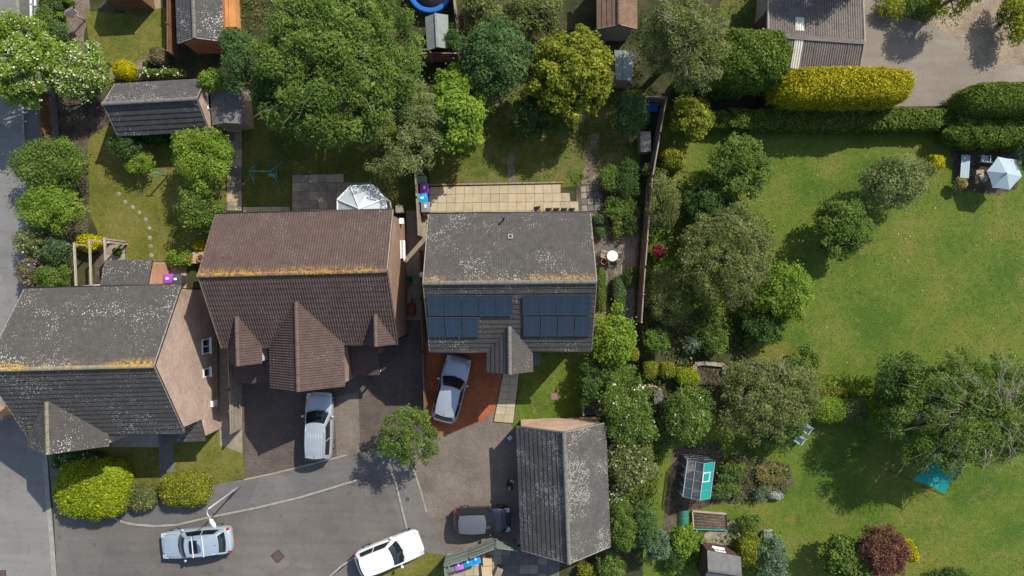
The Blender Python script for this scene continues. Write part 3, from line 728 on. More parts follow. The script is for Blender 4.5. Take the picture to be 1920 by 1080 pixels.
# rear lean-to with tiled roof
e0, e1 = H1.loc(193, 520, 2.6).x, H1.loc(283, 520, 2.6).x
H1.roof.slope([(e1, H1.yN+1.95, 2.35), (e0, H1.yN+1.95, 2.35), (e0, H1.yN, 3.1), (e1, H1.yN, 3.1)])
H1.block(e0+.1, e1-.08, H1.yN-.1, H1.yN+1.75, 2.30, None, 'extension_wall', M['brick_3'])
M['ridge1'] = rooftile('ridge_pale_lichen', (0.19, 0.165, 0.115), rline((-32, 694), (290, 686), 8.1), .8, .8)
H1.roof.finish(M['ridge1'])
# ---- brown tiled house (second)
rl = rline((370, 517), (727, 508), 7.4)
M['tile2'] = rooftile('tile_red_brown', (0.083, 0.055, 0.046), rl, 0.45, 0.5, warm=(0.096, 0.068, 0.057))
M['tile2r'] = rooftile('tile_red_brown_hip', (0.118, 0.074, 0.058), rl, 0.5, 0.75, warm=(0.13, 0.09, 0.07))
H2 = House('detached_house', 'brown double-roman tiled house with a big front gable and two small dormers', 'house', (370, 517), (727, 508), 7.4, 3.62, 4.22, 5.0, 4.60, M['brick_2'], M['tile2'], 'roman', 'detached houses')
gy = H2.loc(563, 734, 6.3).y
gl, gr = H2.loc(507, 690, 4.66).x, H2.loc(645, 690, 4.66).x; gw = (gr-gl)/2; gx = (gl+gr)/2
H2.cross(gx, gy, gw, 4.66, 6.42)
H2.block(gx-gw+.14, gx+gw-.14, gy+.12, H2.yS+.2, 4.56, 6.22)
m = MB(); m.box((gx, gy+.10, 1.1), (2.5, .06, 2.15))
for i in range(5): m.box((gx, gy+.065, .25+i*.42), (2.45, .02, .02))
m.build('garage_door', M['white'], H2.root); window(H2.root, (gx, gy+.12, 3.6), (0, -1, 0), 1.5, 1.0)
# lower lean-to roof on the left of the gable
hl = -H2.h; zc = 2.30; yc = H2.loc(475, 717, zc).y
H2.roof.slope([(hl, yc, zc), (gl+.05, yc, zc), (gl+.05, H2.yS, 3.2), (hl, H2.yS, 3.2)])
H2.block(hl+.09, gl+.3, yc+.3, H2.yS+.1, 2.2)
gutter(H2.root, (hl, yc-.06, zc-.02), (gl, yc-.06, zc-.02), M['black'])
gutter(H2.root, (hl, -H2.ds-.06, H2.hes-.02), (gl-.1, -H2.ds-.06, H2.hes-.02), M['black'])
for (pa, pw, yy, hh) in (((446, 683), .92, (446, 684, 5.2), 5.92), ((705, 648), .87, (705, 648, 5.2), 5.88)):
    dx = H2.loc(pa[0], pa[1], hh).x; dy = H2.loc(*yy).y; he = 4.72
    H2.cross(dx, dy, pw, he, hh)
    H2.block(dx-pw+.12, dx+pw-.12, dy+.10, H2.ySat(hh-.1), he-.06, hh-.18, 'dormer_wall', M['white_metal'] if pa[0] < 500 else None, z0=3.4)
    window(H2.root, (dx, dy+.10, 4.35), (0, -1, 0), 1.0, .95)
# lean-to porch roof right of the gable
p0, p1 = gr-.05, H2.loc(711, 680, 2.6).x; ys = H2.yS
H2.roof.slope([(p0, ys-2.35, 2.35), (p1, ys-2.35, 2.35), (p1, ys, 3.15), (p0, ys, 3.15)])
H2.block(p0+.05, p1-.12, ys-1.1, ys+.1, 2.3, None, 'porch_wall'); door(H2.root, ((p0+p1)/2, ys-1.1, 1.05), (0, -1, 0), .9, 2.05, M['white'])
m = MB(); m.box((p1-.12, ys-2.2, 1.17), (.11, .11, 2.34)); m.build('porch_post', M['white'], H2.root)
fx = H2.h-H2.ov
window(H2.root, (fx, H2.loc(753, 469, 1.7).y, 1.9), (1, 0, 0), 1.15, 1.0); m = MB(); m.box((fx+.12, H2.loc(755, 415, 2.2).y, 2.3), (.24, .35, .4)); m.build('flue_box', M['white'], H2.root)
for xx in (-3.4, 0.0, 3.2): window(H2.root, (xx, H2.yN, 3.8), (0, 1, 0), 1.2, 1.05)
for xx in (-3.6, -1.0): window(H2.root, (xx, H2.yN, 1.5), (0, 1, 0), 1.6, 1.2, 2)
gutter(H2.root, (-H2.h, H2.dn+.06, H2.hen-.02), (H2.h, H2.dn+.06, H2.hen-.02), M['black'], (H2.h-.2, H2.dn-.2, 4.9))
gutter(H2.root, (gr, -H2.ds-.06, H2.hes-.02), (H2.h, -H2.ds-.06, H2.hes-.02), M['black'], (H2.h-.15, -H2.ds+.2, 4.5))
H2.roof.finish(M['tile2r'])
# ---- house with solar panels
rl = rline((792, 531), (1120, 528), 7.65)
M['tile3'] = rooftile('tile_grey_brown_lichen', (0.066, 0.060, 0.054), rl, 0.85, 0.75, nearridge=0.08, warm=(0.08, 0.07, 0.06), spot=(0.32, 0.31, 0.28))
H3 = House('detached_house', 'grey tiled house carrying two blocks of solar panels on its front slope', 'house', (792, 531), (1120, 528), 7.65, 4.06, 4.0, 4.9, 4.92, M['brick_3'], M['tile3'], 'flat', 'detached houses')
px0, px1 = H3.loc(914, 680, 4.9).x, H3.loc(998, 680, 4.9).x; pw = (px1-px0)/2; pc = (px0+px1)/2; yf = H3.loc(955, 700, 5.5).y
H3.cross(pc, yf, pw, 4.88, 6.02)
H3.block(pc-pw+.12, pc+pw-.12, yf+.12, H3.yS+.2, 4.8, 5.85); window(H3.root, (pc, yf+.12, 3.7), (0, -1, 0), 1.2, 1.05)
door(H3.root, (pc+.4, yf+.12, 1.05), (0, -1, 0), .9, 2.05, M['dark_metal'])
m = MB(); m.box((px1+.25, yf+.75, 2.4), (.62, 1.35, .12)); m.build('canopy', M['slab_dark'], H3.root)
for xx in (-3.2, 3.1): window(H3.root, (xx, H3.yS, 3.7), (0, -1, 0), 1.3, 1.05); window(H3.root, (xx, H3.yS, 1.5), (0, -1, 0), 1.7, 1.2, 2)
for xx in (-3.2, -.4, 3.0): window(H3.root, (xx, H3.yN, 3.7), (0, 1, 0), 1.2, 1.05)
window(H3.root, (-2.5, H3.yN, 1.2), (0, 1, 0), 2.2, 2.1, 2)
gutter(H3.root, (-H3.h, H3.dn+.06, H3.hen-.02), (H3.h, H3.dn+.06, H3.hen-.02), M['black'], (-H3.h+.2, H3.dn-.2, 4.8))
gutter(H3.root, (-H3.h, -H3.ds-.06, H3.hes-.02), (pc-pw, -H3.ds-.06, H3.hes-.02), M['black'], (-H3.h+.2, -H3.ds+.2, 4.8))
gutter(H3.root, (pc+pw, -H3.ds-.06, H3.hes-.02), (H3.h, -H3.ds-.06, H3.hes-.02), M['black'], (H3.h-.2, -H3.ds+.2, 4.8))
deck3 = H3.roof.finish(M['tile4r'])
# vent pipe and vent tile on its rear slope
v = H3.loc(945, 397, 5.1); m = MB(); m.tube([(v.x, H3.dn-.35, 4.9), (v.x, H3.dn-.35, 5.75)], .055, 10); m.lathe([(.075, 0), (.085, .06), (.03, .1)], 10, (v.x, H3.dn-.35, 5.73)); m.build('vent_pipe', M['black'], H3.root)
v = H3.loc(957, 443, 6.2); zz = H3.hr-H3.mN*v.y
m = MB(); mm = Matrix.Rotation(-math.atan(H3.mN), 3, 'X')
for sx in (-1, 1): m.box((v.x+sx*.11, v.y, zz+.07), (.07, .3, .06), m=mm); m.box((v.x, v.y+sx*.11, zz+.0701-sx*.11*H3.mN), (.15, .07, .06), m=mm)
m.build('vent_tile', M['concrete'], H3.root)
# solar panels, each one a thing of its own clamped to rails
t = NT('solar_cells'); k = t.uv()
b = t.n('ShaderNodeTexBrick'); t.put(b.inputs[0], k); t.put(b.inputs['Color1'], (0.010, 0.018, 0.031)); t.put(b.inputs['Color2'], (0.013, 0.022, 0.036)); t.put(b.inputs['Mortar'], (0.05, 0.07, 0.09))
b.offset = 0.0; b.inputs['Scale'].default_value = 1; b.inputs['Brick Width'].default_value = .5; b.inputs['Row Height'].default_value = .0815; b.inputs['Mortar Size'].default_value = .008
M['solar'] = t.fin(b.outputs[0], 0.16, 0, 0.55)
M['solar'].node_tree.nodes['Principled BSDF'].inputs['Coat Weight'].default_value = 0.0
M['frame_dark'] = plain('panel_frame', (0.075, 0.08, 0.088), 0.4, 0.5)
sl_ang = math.atan(H3.mS); cs, sn = math.cos(sl_ang), math.sin(sl_ang)
def panel(px, py, root):
    # panel centre on the plane of the front slope
    h = 6.0
    for _ in range(12): c = H3.loc(px, py, h); h = H3.hr+H3.mS*c.y+.13
    loc = Matrix.Translation((c.x, c.y, h)) @ Matrix.Rotation(sl_ang, 4, 'X')
    w_, h_ = .925, 1.40
    if 'cells' not in PM:
        m = MB()
        for s_ in (-1, 1): m.box((s_*(w_/2-.015), 0, 0), (.03, h_, .04)); m.box((0, s_*(h_/2-.015), .0005), (w_-.06, .03, .04))
        PM['frame'] = m.mesh('panel_frame', M['frame_dark'])
        m = MB(); m.box((0, 0, .004), (w_-.05, h_-.05, .02)); PM['cells'] = m.mesh('solar_panel', M['solar'])
        m = MB()
        for s_ in (-1, 1): m.box((0, s_*.4, -.05), (w_+.02, .04, .05))
        PM['rail'] = m.mesh('rail', M['steel'])
    o = bpy.data.objects.new('solar_panel', PM['cells']); link(o, root); o.matrix_basis = loc
    for nm in ('frame', 'rail'): link(bpy.data.objects.new(nm, PM[nm]), o)
PM = {}
ar = thing('solar_array', 'L-shaped block of dark blue solar panels above the red drive', 'solar panels', H3.root.location, H3.rz, 'solar panels on the roof')
for i in range(5): panel(817+i*32.2, 573, ar)
for i in range(3): panel(818+i*32.0, 613, ar)
ar = thing('solar_array', 'rectangular block of eight dark blue solar panels, four wide and two high', 'solar panels', H3.root.location, H3.rz, 'solar panels on the roof')
for j in range(2):
    for i in range(4): panel(997+i*32.0-(0 if j else 1), 572+40*j, ar)
# ---- pitched garage below right
rl = rline((1057, 810), (1067, 1058), 4.84)
M['tile4'] = rooftile('tile_grey_heavy_lichen', (0.072, 0.066, 0.060), None, 1.42, 0.0, warm=(0.095, 0.086, 0.076), spot=(0.23, 0.22, 0.20))
HG = House('garage_block', 'long grey tiled double garage with lichen-spotted courses and brick gable', 'garage', (1067, 1058), (1057, 810), 4.84, 2.76, 2.76, 2.48, 2.48, M['brick_5'], M['tile4'], 'flat')
HG.roof.finish(M['tile4r'])
for s_ in (-1, 1):
    m = MB(); m.box((s_*1.9, HG.yN+.02, 1.08), (2.4, .07, 2.1))
    for i in range(5): m.box((s_*1.9, HG.yN+.06, .25+i*.42), (2.35, .02, .02))
    m.build('garage_door', M['white'], HG.root)
# ---- tiled outbuilding in the left garden
M['tile5'] = rooftile('tile_slate_grey', (0.066, 0.061, 0.057), rline((192, 195), (370, 185), 3.6), 1.0, 0.0, spot=(0.28, 0.27, 0.25), nearridge=.1)
HO = House('outbuilding', 'small brick garden outbuilding with slate grey tiled roof among shrubs', 'outbuilding', (192, 195), (370, 185), 3.6, 1.62, 1.62, 2.2, 2.2, M['brick_1'], M['tile5'], 'flat')
HO.roof.finish(M['tile4r'])
door(HO.root, (HO.h-HO.ov, 0.3, 1.0), (1, 0, 0), .85, 1.95, M['timber_dark']); window(HO.root, (-1, HO.yS, 1.4), (0, -1, 0), .9, .8)
# ---- tiled garage at the top left
M['tile6'] = rooftile('tile_garage_grey', (0.072, 0.066, 0.061), None, 0.95, 0.0)
HT = House('garage_block', 'tiled garage with orange brick gable at the top edge beside the clipped lawn', 'garage', (365, 72), (358, -110), 3.0, 1.42, 1.42, 2.2, 2.2, M['brick_4'], M['tile6'], 'flat')
HT.roof.finish(M['tile4r'])
r = thing('timber_store', 'low orange timber lean-to along the side of the top garage', 'store', W(428, 20, 1.0), R(2))
for i in range(2): m = MB(); m.box((-.22+i*.46, 0.4, 1.0-i*.03), (.43, 2.9, .05)); m.build('roof_board', M['timber_orange'], r)
m = MB(); m.box((0, .4, .48), (.8, 2.7, .95)); m.build('wall', M['timber_orange'], r)
# ------------------------------------------------------------ fences and walls
def fence(name, label, pts, h, mat, topped=True, rails=None, board=0.12, step=1.83, group='garden fences', at=None, postmat=None, thick=.022, cat='fence'):
    """pts: photo points read at height `at` (default the top)"""
    at = h if at is None else at
    P = [Vector(W(px, py, at)[:2]) for px, py in pts]; o0 = P[0]
    r = thing(name, label, cat, (o0.x, o0.y, 0), 0, group)
    rg = random.Random(len(label)); pm = postmat or mat
    for a, b in zip(P[:-1], P[1:]):
        d = b-a; n = max(1, round(d.length/step)); x = d.normalized(); nn = Vector((-x.y, x.x))
        for i in range(n):
            p, q = a+d*(i/n)-o0, a+d*((i+1)/n)-o0; L = (q-p).length; hh = h+rg.uniform(-.03, .03)
            m = MB(); k = max(1, int(L/board)); w = L/k
            for j in range(k):
                c = p+(q-p)*((j+.5)/k)+nn*((j % 2)*.012)
                m.bar((c.x-x.x*w*.48, c.y-x.y*w*.48, hh/2+.03), (c.x+x.x*w*.48, c.y+x.y*w*.48, hh/2+.03), thick, hh-.06+rg.uniform(-.012, .012))
            pn = m.build('panel', mat, r)
            m = MB()
            for z in (0.35, h*.5, h-.25):
                for sd in (-1, 1): m.bar((p.x+nn.x*.045*sd, p.y+nn.y*.045*sd, z), (q.x+nn.x*.045*sd, q.y+nn.y*.045*sd, z), .04, .07)
            m.build('rail', pm, pn)
            if topped: m = MB(); m.bar((p.x, p.y, hh+.015), (q.x, q.y, hh+.015), .075, .03); m.build('capping', pm, pn)
            m = MB(); m.box((p.x, p.y, (h+.1)/2), (.1, .1, h+.1), math.atan2(x.y, x.x)); m.build('post', pm, r)
        e = b-o0; m = MB(); m.box((e.x, e.y, (h+.1)/2), (.1, .1, h+.1), math.atan2(x.y, x.x)); m.build('post', pm, r)
    return r
fence('panel_fence', 'weathered board fence with rails between the two left houses', [(427, 640), (430, 730), (433, 812)], 1.75, M['fence_pale'])
fence('panel_fence', 'grey weathered fence along the narrow passage beside the solar-panel house', [(777, 306), (781, 370), (785, 440)], 1.75, M['fence_pale'])
fence('panel_fence', 'low shaded fence between the passage and the red drive', [(787, 470), (790, 560), (792, 660), (796, 765)], 1.45, M['fence_brown'])
fence('panel_fence', 'brown panel fence with pale capping right of the solar-panel house', [(1250, 184), (1238, 250), (1224, 330), (1218, 400), (1210, 500), (1203, 604)], 1.75, M['fence_brown'], postmat=M['fence_pale'])
fence('panel_fence', 'short fence return beside the pale water tank', [(1202, 180), (1250, 183)], 1.75, M['fence_brown'], postmat=M['fence_pale'])
fence('panel_fence', 'brown fence behind the pale felt shed', [(768, 103), (805, 99), (858, 100)], 1.75, M['fence_brown'], postmat=M['fence_pale'])
fence('panel_fence', 'thin fence running up beside the trampoline', [(858, 60), (854, 30), (848, -30)], 1.75, M['fence_brown'], postmat=M['fence_pale'])
fence('plank_fence', 'grey-green close-boarded fence screening the wheelie bins', [(836, 1090), (833, 1062), (880, 1047), (930, 1027), (968, 1032)], 1.85, M['fence_grey'], board=.1)
fence('panel_fence', 'low brown fence along the shaded street pavement', [(72, 170), (80, 290)], 1.1, M['fence_brown'])
fence('panel_fence', 'dark fence beside the orange brick garage at the top', [(313, -60), (314, 95)], 1.6, M['fence_brown'])
# white two-rail fence at the top of the street
r = thing('rail_fence', 'white two-rail timber fence along the pavement at the top left', 'fence', W(70, 16), 0, 'garden fences')
a, b = W(72, -120)-W(70, 16), W(76, 110)-W(70, 16)
for z in (.42, .82): m = MB(); m.bar((a.x, a.y, z), (b.x, b.y, z), .07, .13); m.build('rail', M['white'], r)
for i in range(6): c = a+(b-a)*(i/5); m = MB(); m.box((c.x, c.y, .45), (.1, .1, .9)); m.build('post', M['timber_pale'], r)
# brick wall by the street, left of the corner house
r = thing('brick_wall', 'low orange brick garden wall at the left edge below the corner house', 'wall', W(0, 765))
m = MB(); m.box((0, 0, .8), (2.9, .23, 1.6), R(-14)); m.build('wall', M['brick_3'], r); m = MB(); m.box((0, 0, 1.63), (2.96, .3, .06), R(-14)); m.build('coping', M['concrete'], r)

# ------------------------------------------------------------ cars
M['tyre'] = plain('tyre_rubber', (0.018, 0.018, 0.018), .9, var=.2)
M['alloy'] = plain('alloy_wheel', (0.35, 0.36, 0.37), .35, .7)
M['carglass'] = glassy('car_glass', (0.010, 0.014, 0.016), .03)
M['redlamp'] = glassy('tail_lamp', (0.35, 0.012, 0.015), .1)
M['clearlamp'] = glassy('head_lamp', (0.45, 0.47, 0.48), .08)
M['plate_y'] = plain('number_plate', (0.55, 0.42, 0.05), .5); M['trim'] = plain('black_trim', (0.02, 0.02, 0.022), .6)
def car(label, px, py, head, L, Wd, Ht, paint, style, roof_sheen=None, rails=False, bars=False, sunroof=False, ribs=False, group='parked cars'):
    """style: hood = x of windscreen base, wt = x of windscreen top, rt = x of rear glass top, rb = x of rear glass base (fractions from the nose)"""
    c = W(px, py, .75); r = thing('parked_car', label, 'car', (c.x, c.y, 0.036), R(head), group)
    hb, wt, rt, rb = style; X = lambda f: L/2-f*L
    hw = Wd/2; belt = Ht*.60; nose = Ht*.50; tail = belt-.02
    stn = [(0.0, .50, .36, nose-.19), (.010, .68, .29, nose-.11), (.035, .82, .23, nose-.035), (.09, .935, .20, nose+.02), (.16, .99, .20, nose+.06), (hb, .995, .20, belt-.02), (.45, 1.0, .20, belt), (.62, 1.0, .20, belt), (.80, .99, .20, belt), (.90, .97, .21, belt-.01), (.955, .91, .23, belt-.04), (.985, .80, .28, belt-.10), (1.0, .62, .36, belt-.18)]
    rings = []
    for f, w, zb, zt in stn:
        x = X(f); w *= hw; mid = (zb+zt)/2
        half = [(w*.90, zb), (w*.985, zb+.10), (w, mid), (w*.99, zt-.14), (w*.955, zt-.05), (w*.86, zt), (w*.45, zt+.028), (0, zt+.035)]
        rings.append([(x, y, z) for y, z in half]+[(x, -y, z) for y, z in half[-2::-1]])
    n = len(rings[0]); b = MB(); P = [p for ring in rings for p in ring]; F = []
    for i in range(len(rings)-1):
        for k in range(n-1): F.append((i*n+k, i*n+k+1, (i+1)*n+k+1, (i+1)*n+k))
        F.append((i*n+n-1, i*n, (i+1)*n, (i+1)*n+n-1))
    F.append(tuple(range(n))[::-1]); F.append(tuple((len(rings)-1)*n+k for k in range(n)))
    b.add(P, F, True)
    body = b.build('body', paint, r, fix=True)
    # cabin
    zb, zt = belt-.02, Ht-.045; wb, wt_ = hw*.90, hw*.70; rp = roof_sheen or paint
    def front(s_, t): # windscreen
        y0, y1 = s_*wb, s_*wt_; x0 = X(hb)-.20*s_*s_; x1 = X(wt)-.10*s_*s_
        return Vector((x0+(x1-x0)*t, y0+(y1-y0)*t, zb+(zt+.03*(1-s_*s_)-zb)*t+.04*math.sin(math.pi*t)))
    def back(s_, t):
        y0, y1 = s_*wb*.97, s_*wt_*.97; x0 = X(rb)+.10*s_*s_; x1 = X(rt)+.08*s_*s_
        return Vector((x0+(x1-x0)*t, y0+(y1-y0)*t, zb+(zt-.02+.03*(1-s_*s_)-zb)*t+.04*math.sin(math.pi*t)))
    def side(sg):
        def f(a, t):
            p, q = front(sg, t), back(sg, t); v = p*(1-a)+q*a
            v.y += sg*.05*math.sin(math.pi*a)*(1-.3*t); v.z += .045*math.sin(math.pi*a)*t; return v
        return f
    def roof(u, v):
        s_ = u*2-1; p, q = front(s_, 1), back(s_, 1); w = p*(1-v)+q*v
        w.z += .045*math.sin(math.pi*v)+(.02*(1-s_*s_)); w.y += (s_)*.05*math.sin(math.pi*v)*.7; return w
    cb = MB()
    cb.patch(lambda u, v: front(u*2-1, v), 8, 4); cb.patch(lambda u, v: back(u*2-1, v), 8, 4, flip=True)
    for sg in (-1, 1): cb.patch(lambda u, v, f=side(sg): f(u, v), 10, 4, flip=(sg > 0))
    cab = cb.build('cabin', paint, r)
    m = MB(); m.patch(roof, 8, 10); m.build('roof', rp, r)
    def glass(name, fn, u0, u1, v0, v1, off, flip=False, nu=8, nv=4, mat=None):
        g = MB(); g.patch(lambda u, v: fn(u0+(u1-u0)*u, v0+(v1-v0)*v)+Vector(off), nu, nv, flip=flip); return g.build(name, mat or M['carglass'], cab)
    glass('windscreen', lambda u, v: front(u*2-1, v), .05, .95, .05, .93, (.008, 0, .012))
    glass('rear_window', lambda u, v: back(u*2-1, v), .08, .92, .18, .90, (-.010, 0, .012), True)
    for sg in (-1, 1):
        f = side(sg)
        glass('side_window', f, .10, .50, .12, .86, (0, sg*.012, .002), sg > 0, 5, 3); glass('side_window', f, .53, .90, .12, .84, (0, sg*.012, .002), sg > 0, 5, 3)
    if sunroof: g = MB(); g.patch(lambda u, v: roof(.18+.64*u, .14+.26*v)+Vector((0, 0, .006)), 6, 4); g.build('sunroof', M['carglass'], r)
    if rails:
        for s_ in (.04, .96):
            m = MB(); m.tube([roof(s_, v)+Vector((0, 0, .035)) for v in (.06, .25, .5, .75, .95)], .017, 6); m.build('roof_rail', M['steel'], r)
    if bars:
        for v in (.24, .58): m = MB(); a_, b_ = roof(.0, v), roof(1, v); m.bar(a_+Vector((0, -.0, .09)), b_+Vector((0, 0, .09)), .05, .03); m.build('roof_bar', M['white_metal'], r)
    if ribs:
        m = MB()
        for k in range(6): m.tube([roof(.17+.132*k, v)+Vector((0, 0, .004)) for v in (.22, .5, .75, .92)], .012, 6)
        m.build('roof_ribs', paint, r)
    m = MB(); q = roof(.5, .9); m.tube([q, q+Vector((-.14, 0, .09))], [.014, .006], 6); m.build('aerial', M['trim'], r)
    for sg in (-1, 1):
        m = MB(); m.lathe([(.02, -.07), (.085, -.05), (.10, .02), (.07, .075), (.01, .085)], 10, (X(hb)-.40, sg*(hw+.07), belt+.09)); m.bar((X(hb)-.38, sg*(hw-.06), belt+.03), (X(hb)-.40, sg*(hw+.04), belt+.07), .05, .04); m.build('mirror', paint, r)
        m = MB(); m.patch(lambda u, v: (X(.018+.085*u), sg*hw*(.60+.30*v)*(1 if u < .6 else 1.02), nose-.07+.075*u-.05*v*v+.035), 5, 4, flip=(sg > 0)); m.build('headlight', M['clearlamp'], r)
        m = MB(); m.box((X(.962), sg*hw*.80, belt-.10), (.15, .16, .15), sg*R(-18)); m.build('tail_light', M['redlamp'], r)
        for f in (.175, .80):
            m = MB(); wy = sg*(hw-.105); ax = []
            T = [(.0, -.10), (.27, -.10), (.32, -.07), (.325, .06), (.30, .09), (.20, .10), (.19, .07), (0, .06)]
            P = []; nn = 20
            for rr, yy in T:
                for k in range(nn): t_ = 2*math.pi*k/nn; P.append((X(f)+rr*math.cos(t_), wy+sg*yy, .33+rr*math.sin(t_)))
            FF = [(i*nn+k, i*nn+(k+1) % nn, (i+1)*nn+(k+1) % nn, (i+1)*nn+k) for i in range(len(T)-1) for k in range(nn)]
            m.add(P, FF, True); wo = m.build('wheel', M['tyre'], r, fix=True)
            m = MB()
            for k in range(5):
                t_ = 2*math.pi*k/5; m.bar((X(f), wy+sg*.088, .33), (X(f)+.2*math.cos(t_), wy+sg*.088, .33+.2*math.sin(t_)), .02, .05)
            m.build('rim', M['alloy'], wo)
    def deck(f, y):   # height of the body top at fraction f and half-width share y
        for (f0, _, _, z0), (f1, _, _, z1) in zip(stn[:-1], stn[1:]):
            if f0 <= f <= f1: z = z0+(z1-z0)*(f-f0)/max(f1-f0, 1e-6); break
        return z+.036-.036*abs(y)/.9
    m = MB()
    for sg in (-1, 1): m.tube([(X(f), sg*hw*.80*(1 if f > .09 else .93), deck(f, .8)+.002) for f in (.05, .09, .16, hb-.005)], .0075, 4)
    m.tube([(X(.045), y*hw, deck(.045, y)+.002) for y in (-.74, -.4, 0, .4, .74)], .0075, 4)
    m.build('bonnet_seam', M['trim'], r)
    m = MB()
    for sg in (-1, 1):
        for f in (hb+.10, .52, .74): m.tube([(X(f), sg*hw*.965, belt-.055), (X(f), sg*hw*1.002, belt-.3)], .006, 4)
    m.build('door_seam', M['trim'], r)
    for y0, y1 in ((-.1, .55), (-.62, .05)):
        m = MB(); m.tube([front(y0, .03)+Vector((.03, 0, .03)), front(y1, .10)+Vector((.03, 0, .03))], .011, 5); m.build('wiper', M['trim'], r)
    m = MB(); m.box((X(1.0)-.012, 0, .62), (.012, .52, .11)); m.build('number_plate', M['plate_y'], r)
    m = MB(); m.box((X(0)+.004, 0, nose-.28), (.02, Wd*.55, .13)); m.build('grille', M['trim'], r)
    m = MB(); m.patch(lambda u, v: front((u*2-1)*.86, v*.05)+Vector((.06, 0, .002)), 8, 1); m.build('wiper_cowl', M['trim'], r)
    return r
P_SIL = carpaint('paint_silver_blue', (0.36, 0.42, 0.47), .35, .35)
P_SIL2 = carpaint('paint_silver', (0.37, 0.40, 0.42), .35, .34)
P_GREY = carpaint('paint_silver_grey', (0.36, 0.39, 0.42), .4, .32)
P_WHITE = carpaint('paint_white', (0.70, 0.70, 0.69), 0, .35)
P_BLACK = carpaint('paint_dark_navy', (0.010, 0.011, 0.018), 0, .22)
P_SHEEN = carpaint('paint_dark_roof_sheen', (0.095, 0.10, 0.11), .2, .4)  # grey sheen on the dark car's roof, put into the base colour
car('silver estate car with roof bars parked by the lamp column', 368, 1018, 185.5, 4.62, 1.83, 1.50, P_SIL, (.27, .41, .87, .955), rails=True, bars=True, sunroof=True)
car('silver people carrier with ribbed roof parked below the brown gable', 598, 799, 89.0, 4.42, 1.78, 1.68, P_SIL2, (.25, .42, .93, .99), rails=True, ribs=True)
car('silver blue hatchback parked aslant on the red block drive', 846, 730, 75.5, 4.38, 1.78, 1.50, P_GREY, (.29, .44, .88, .975))
car('small dark car with a grey sheen painted on its roof parked beside the garage wall', 904, 976, 1.5, 3.72, 1.66, 1.50, P_BLACK, (.26, .42, .90, .98), roof_sheen=P_SHEEN)
car('white sport utility car parked half across the kerb', 730, 1038, 21.3, 4.42, 1.84, 1.62, P_WHITE, (.28, .43, .90, .975), rails=False)

# ------------------------------------------------------------ street lamp
b0 = W(450, 911); r = thing('street_lamp', 'slender grey lamp column leaning over the footway beside the silver estate', 'street lamp', b0)
arm = (W(397, 980, 5.15)-b0); arm = Vector((arm.x, arm.y, 0)).normalized()
m = MB(); m.tube([(0, 0, 0), (0, 0, 1.1), (0, 0, 1.15), (0, 0, 4.75)], [.075, .075, .055, .045], 10); m.build('column', M['steel'], r)
m = MB(); m.tube([(0, 0, 4.72), arm*.05+Vector((0, 0, 4.95)), arm*.22+Vector((0, 0, 5.06)), arm*.55+Vector((0, 0, 5.1))], .032, 8); m.build('arm', M['steel'], r)
m = MB(); h0 = arm*.52+Vector((0, 0, 5.1)); m.tube([h0, h0+arm*.12, h0+arm*.42, h0+arm*.62], [.05, .12, .13, .07], 10); m.build('lantern', M['white_metal'], r)
m = MB(); m.tube([h0+arm*.15+Vector((0, 0, -.1)), h0+arm*.45+Vector((0, 0, -.1))], .07, 8); m.build('lens', M['clearlamp'], r)

# ------------------------------------------------------------ wheelie bins
def wheelie(label, px, py, rz, col, group):
    c = W(px, py, 1.05); key = 'bin_%.2f_%.2f_%.2f' % col
    if key not in M: M[key] = plain(key, col, .5, var=.06)
    r = thing('wheelie_bin', label, 'bin', (c.x, c.y, .06), R(rz), group)
    m = MB(); P = []
    for z, a, b_ in ((0.06, .20, .23), (.92, .25, .29), (.93, .275, .31), (.97, .275, .31)):
        P += [(-a, -b_, z), (a, -b_, z), (a, b_, z), (-a, b_, z)]
    F = [(3, 2, 1, 0)]+[(i*4+k, i*4+(k+1) % 4, i*4+4+(k+1) % 4, i*4+4+k) for i in range(3) for k in range(4)]+[(12, 13, 14, 15)]
    m.add(P, F); m.build('body', M['black'] if sum(col) < .1 else M[key], r)
    m = MB(); m.patch(lambda u, v: (-.29+.58*u, -.33+.64*v, .985+.07*math.sin(math.pi*(.1+.8*u))*(.6+.4*math.sin(math.pi*v))), 6, 6); m.box((0, -.01, .975), (.57, .63, .02)); lid = m.build('lid', M[key], r)
    m = MB(); m.box((0, .05, 1.062), (.13, .20, .006)); m.build('label', M['white'], lid)
    m = MB(); m.tube([(-.22, .36, .93), (.22, .36, .93)], .018, 6); m.build('handle', M['black'], r)
    for s_ in (-1, 1):
        m = MB(); m.tube([(s_*.22, .24, .10), (s_*.27, .24, .10)], .10, 12); m.build('wheel', M['tyre'], r)
GB = 'bins by the garden fence'
wheelie('purple-lidded bin between the green box and the blue bin on the patio', 796, 353, 2, (.27, .05, .42), GB)
wheelie('bright blue bin by the patio fence', 793, 371, 92, (.012, .25, .52), GB)
wheelie('grey bin by the patio fence nearest the house', 798, 388, 2, (.17, .19, .20), GB)
wheelie('purple bin behind the corner house beside the tiled lean-to', 316, 522, 92, (.30, .06, .40), 'bins behind the corner house')
wheelie('dark grey bin next to the purple bin behind the corner house', 331, 523, 92, (.05, .065, .07), 'bins behind the corner house')
GC = 'bins behind the grey-green fence'
wheelie('grey bin at the left end of the row behind the grey-green fence', 842, 1063, 16, (.16, .15, .15), GC)
wheelie('purple bin second in the row behind the grey-green fence', 860, 1059, 16, (.36, .13, .45), GC)
wheelie('turquoise blue bin third in the row behind the grey-green fence', 877, 1053, 16, (.01, .23, .40), GC)
wheelie('bright blue bin at the right end of the row behind the grey-green fence', 892, 1048, 16, (.01, .22, .62), GC)
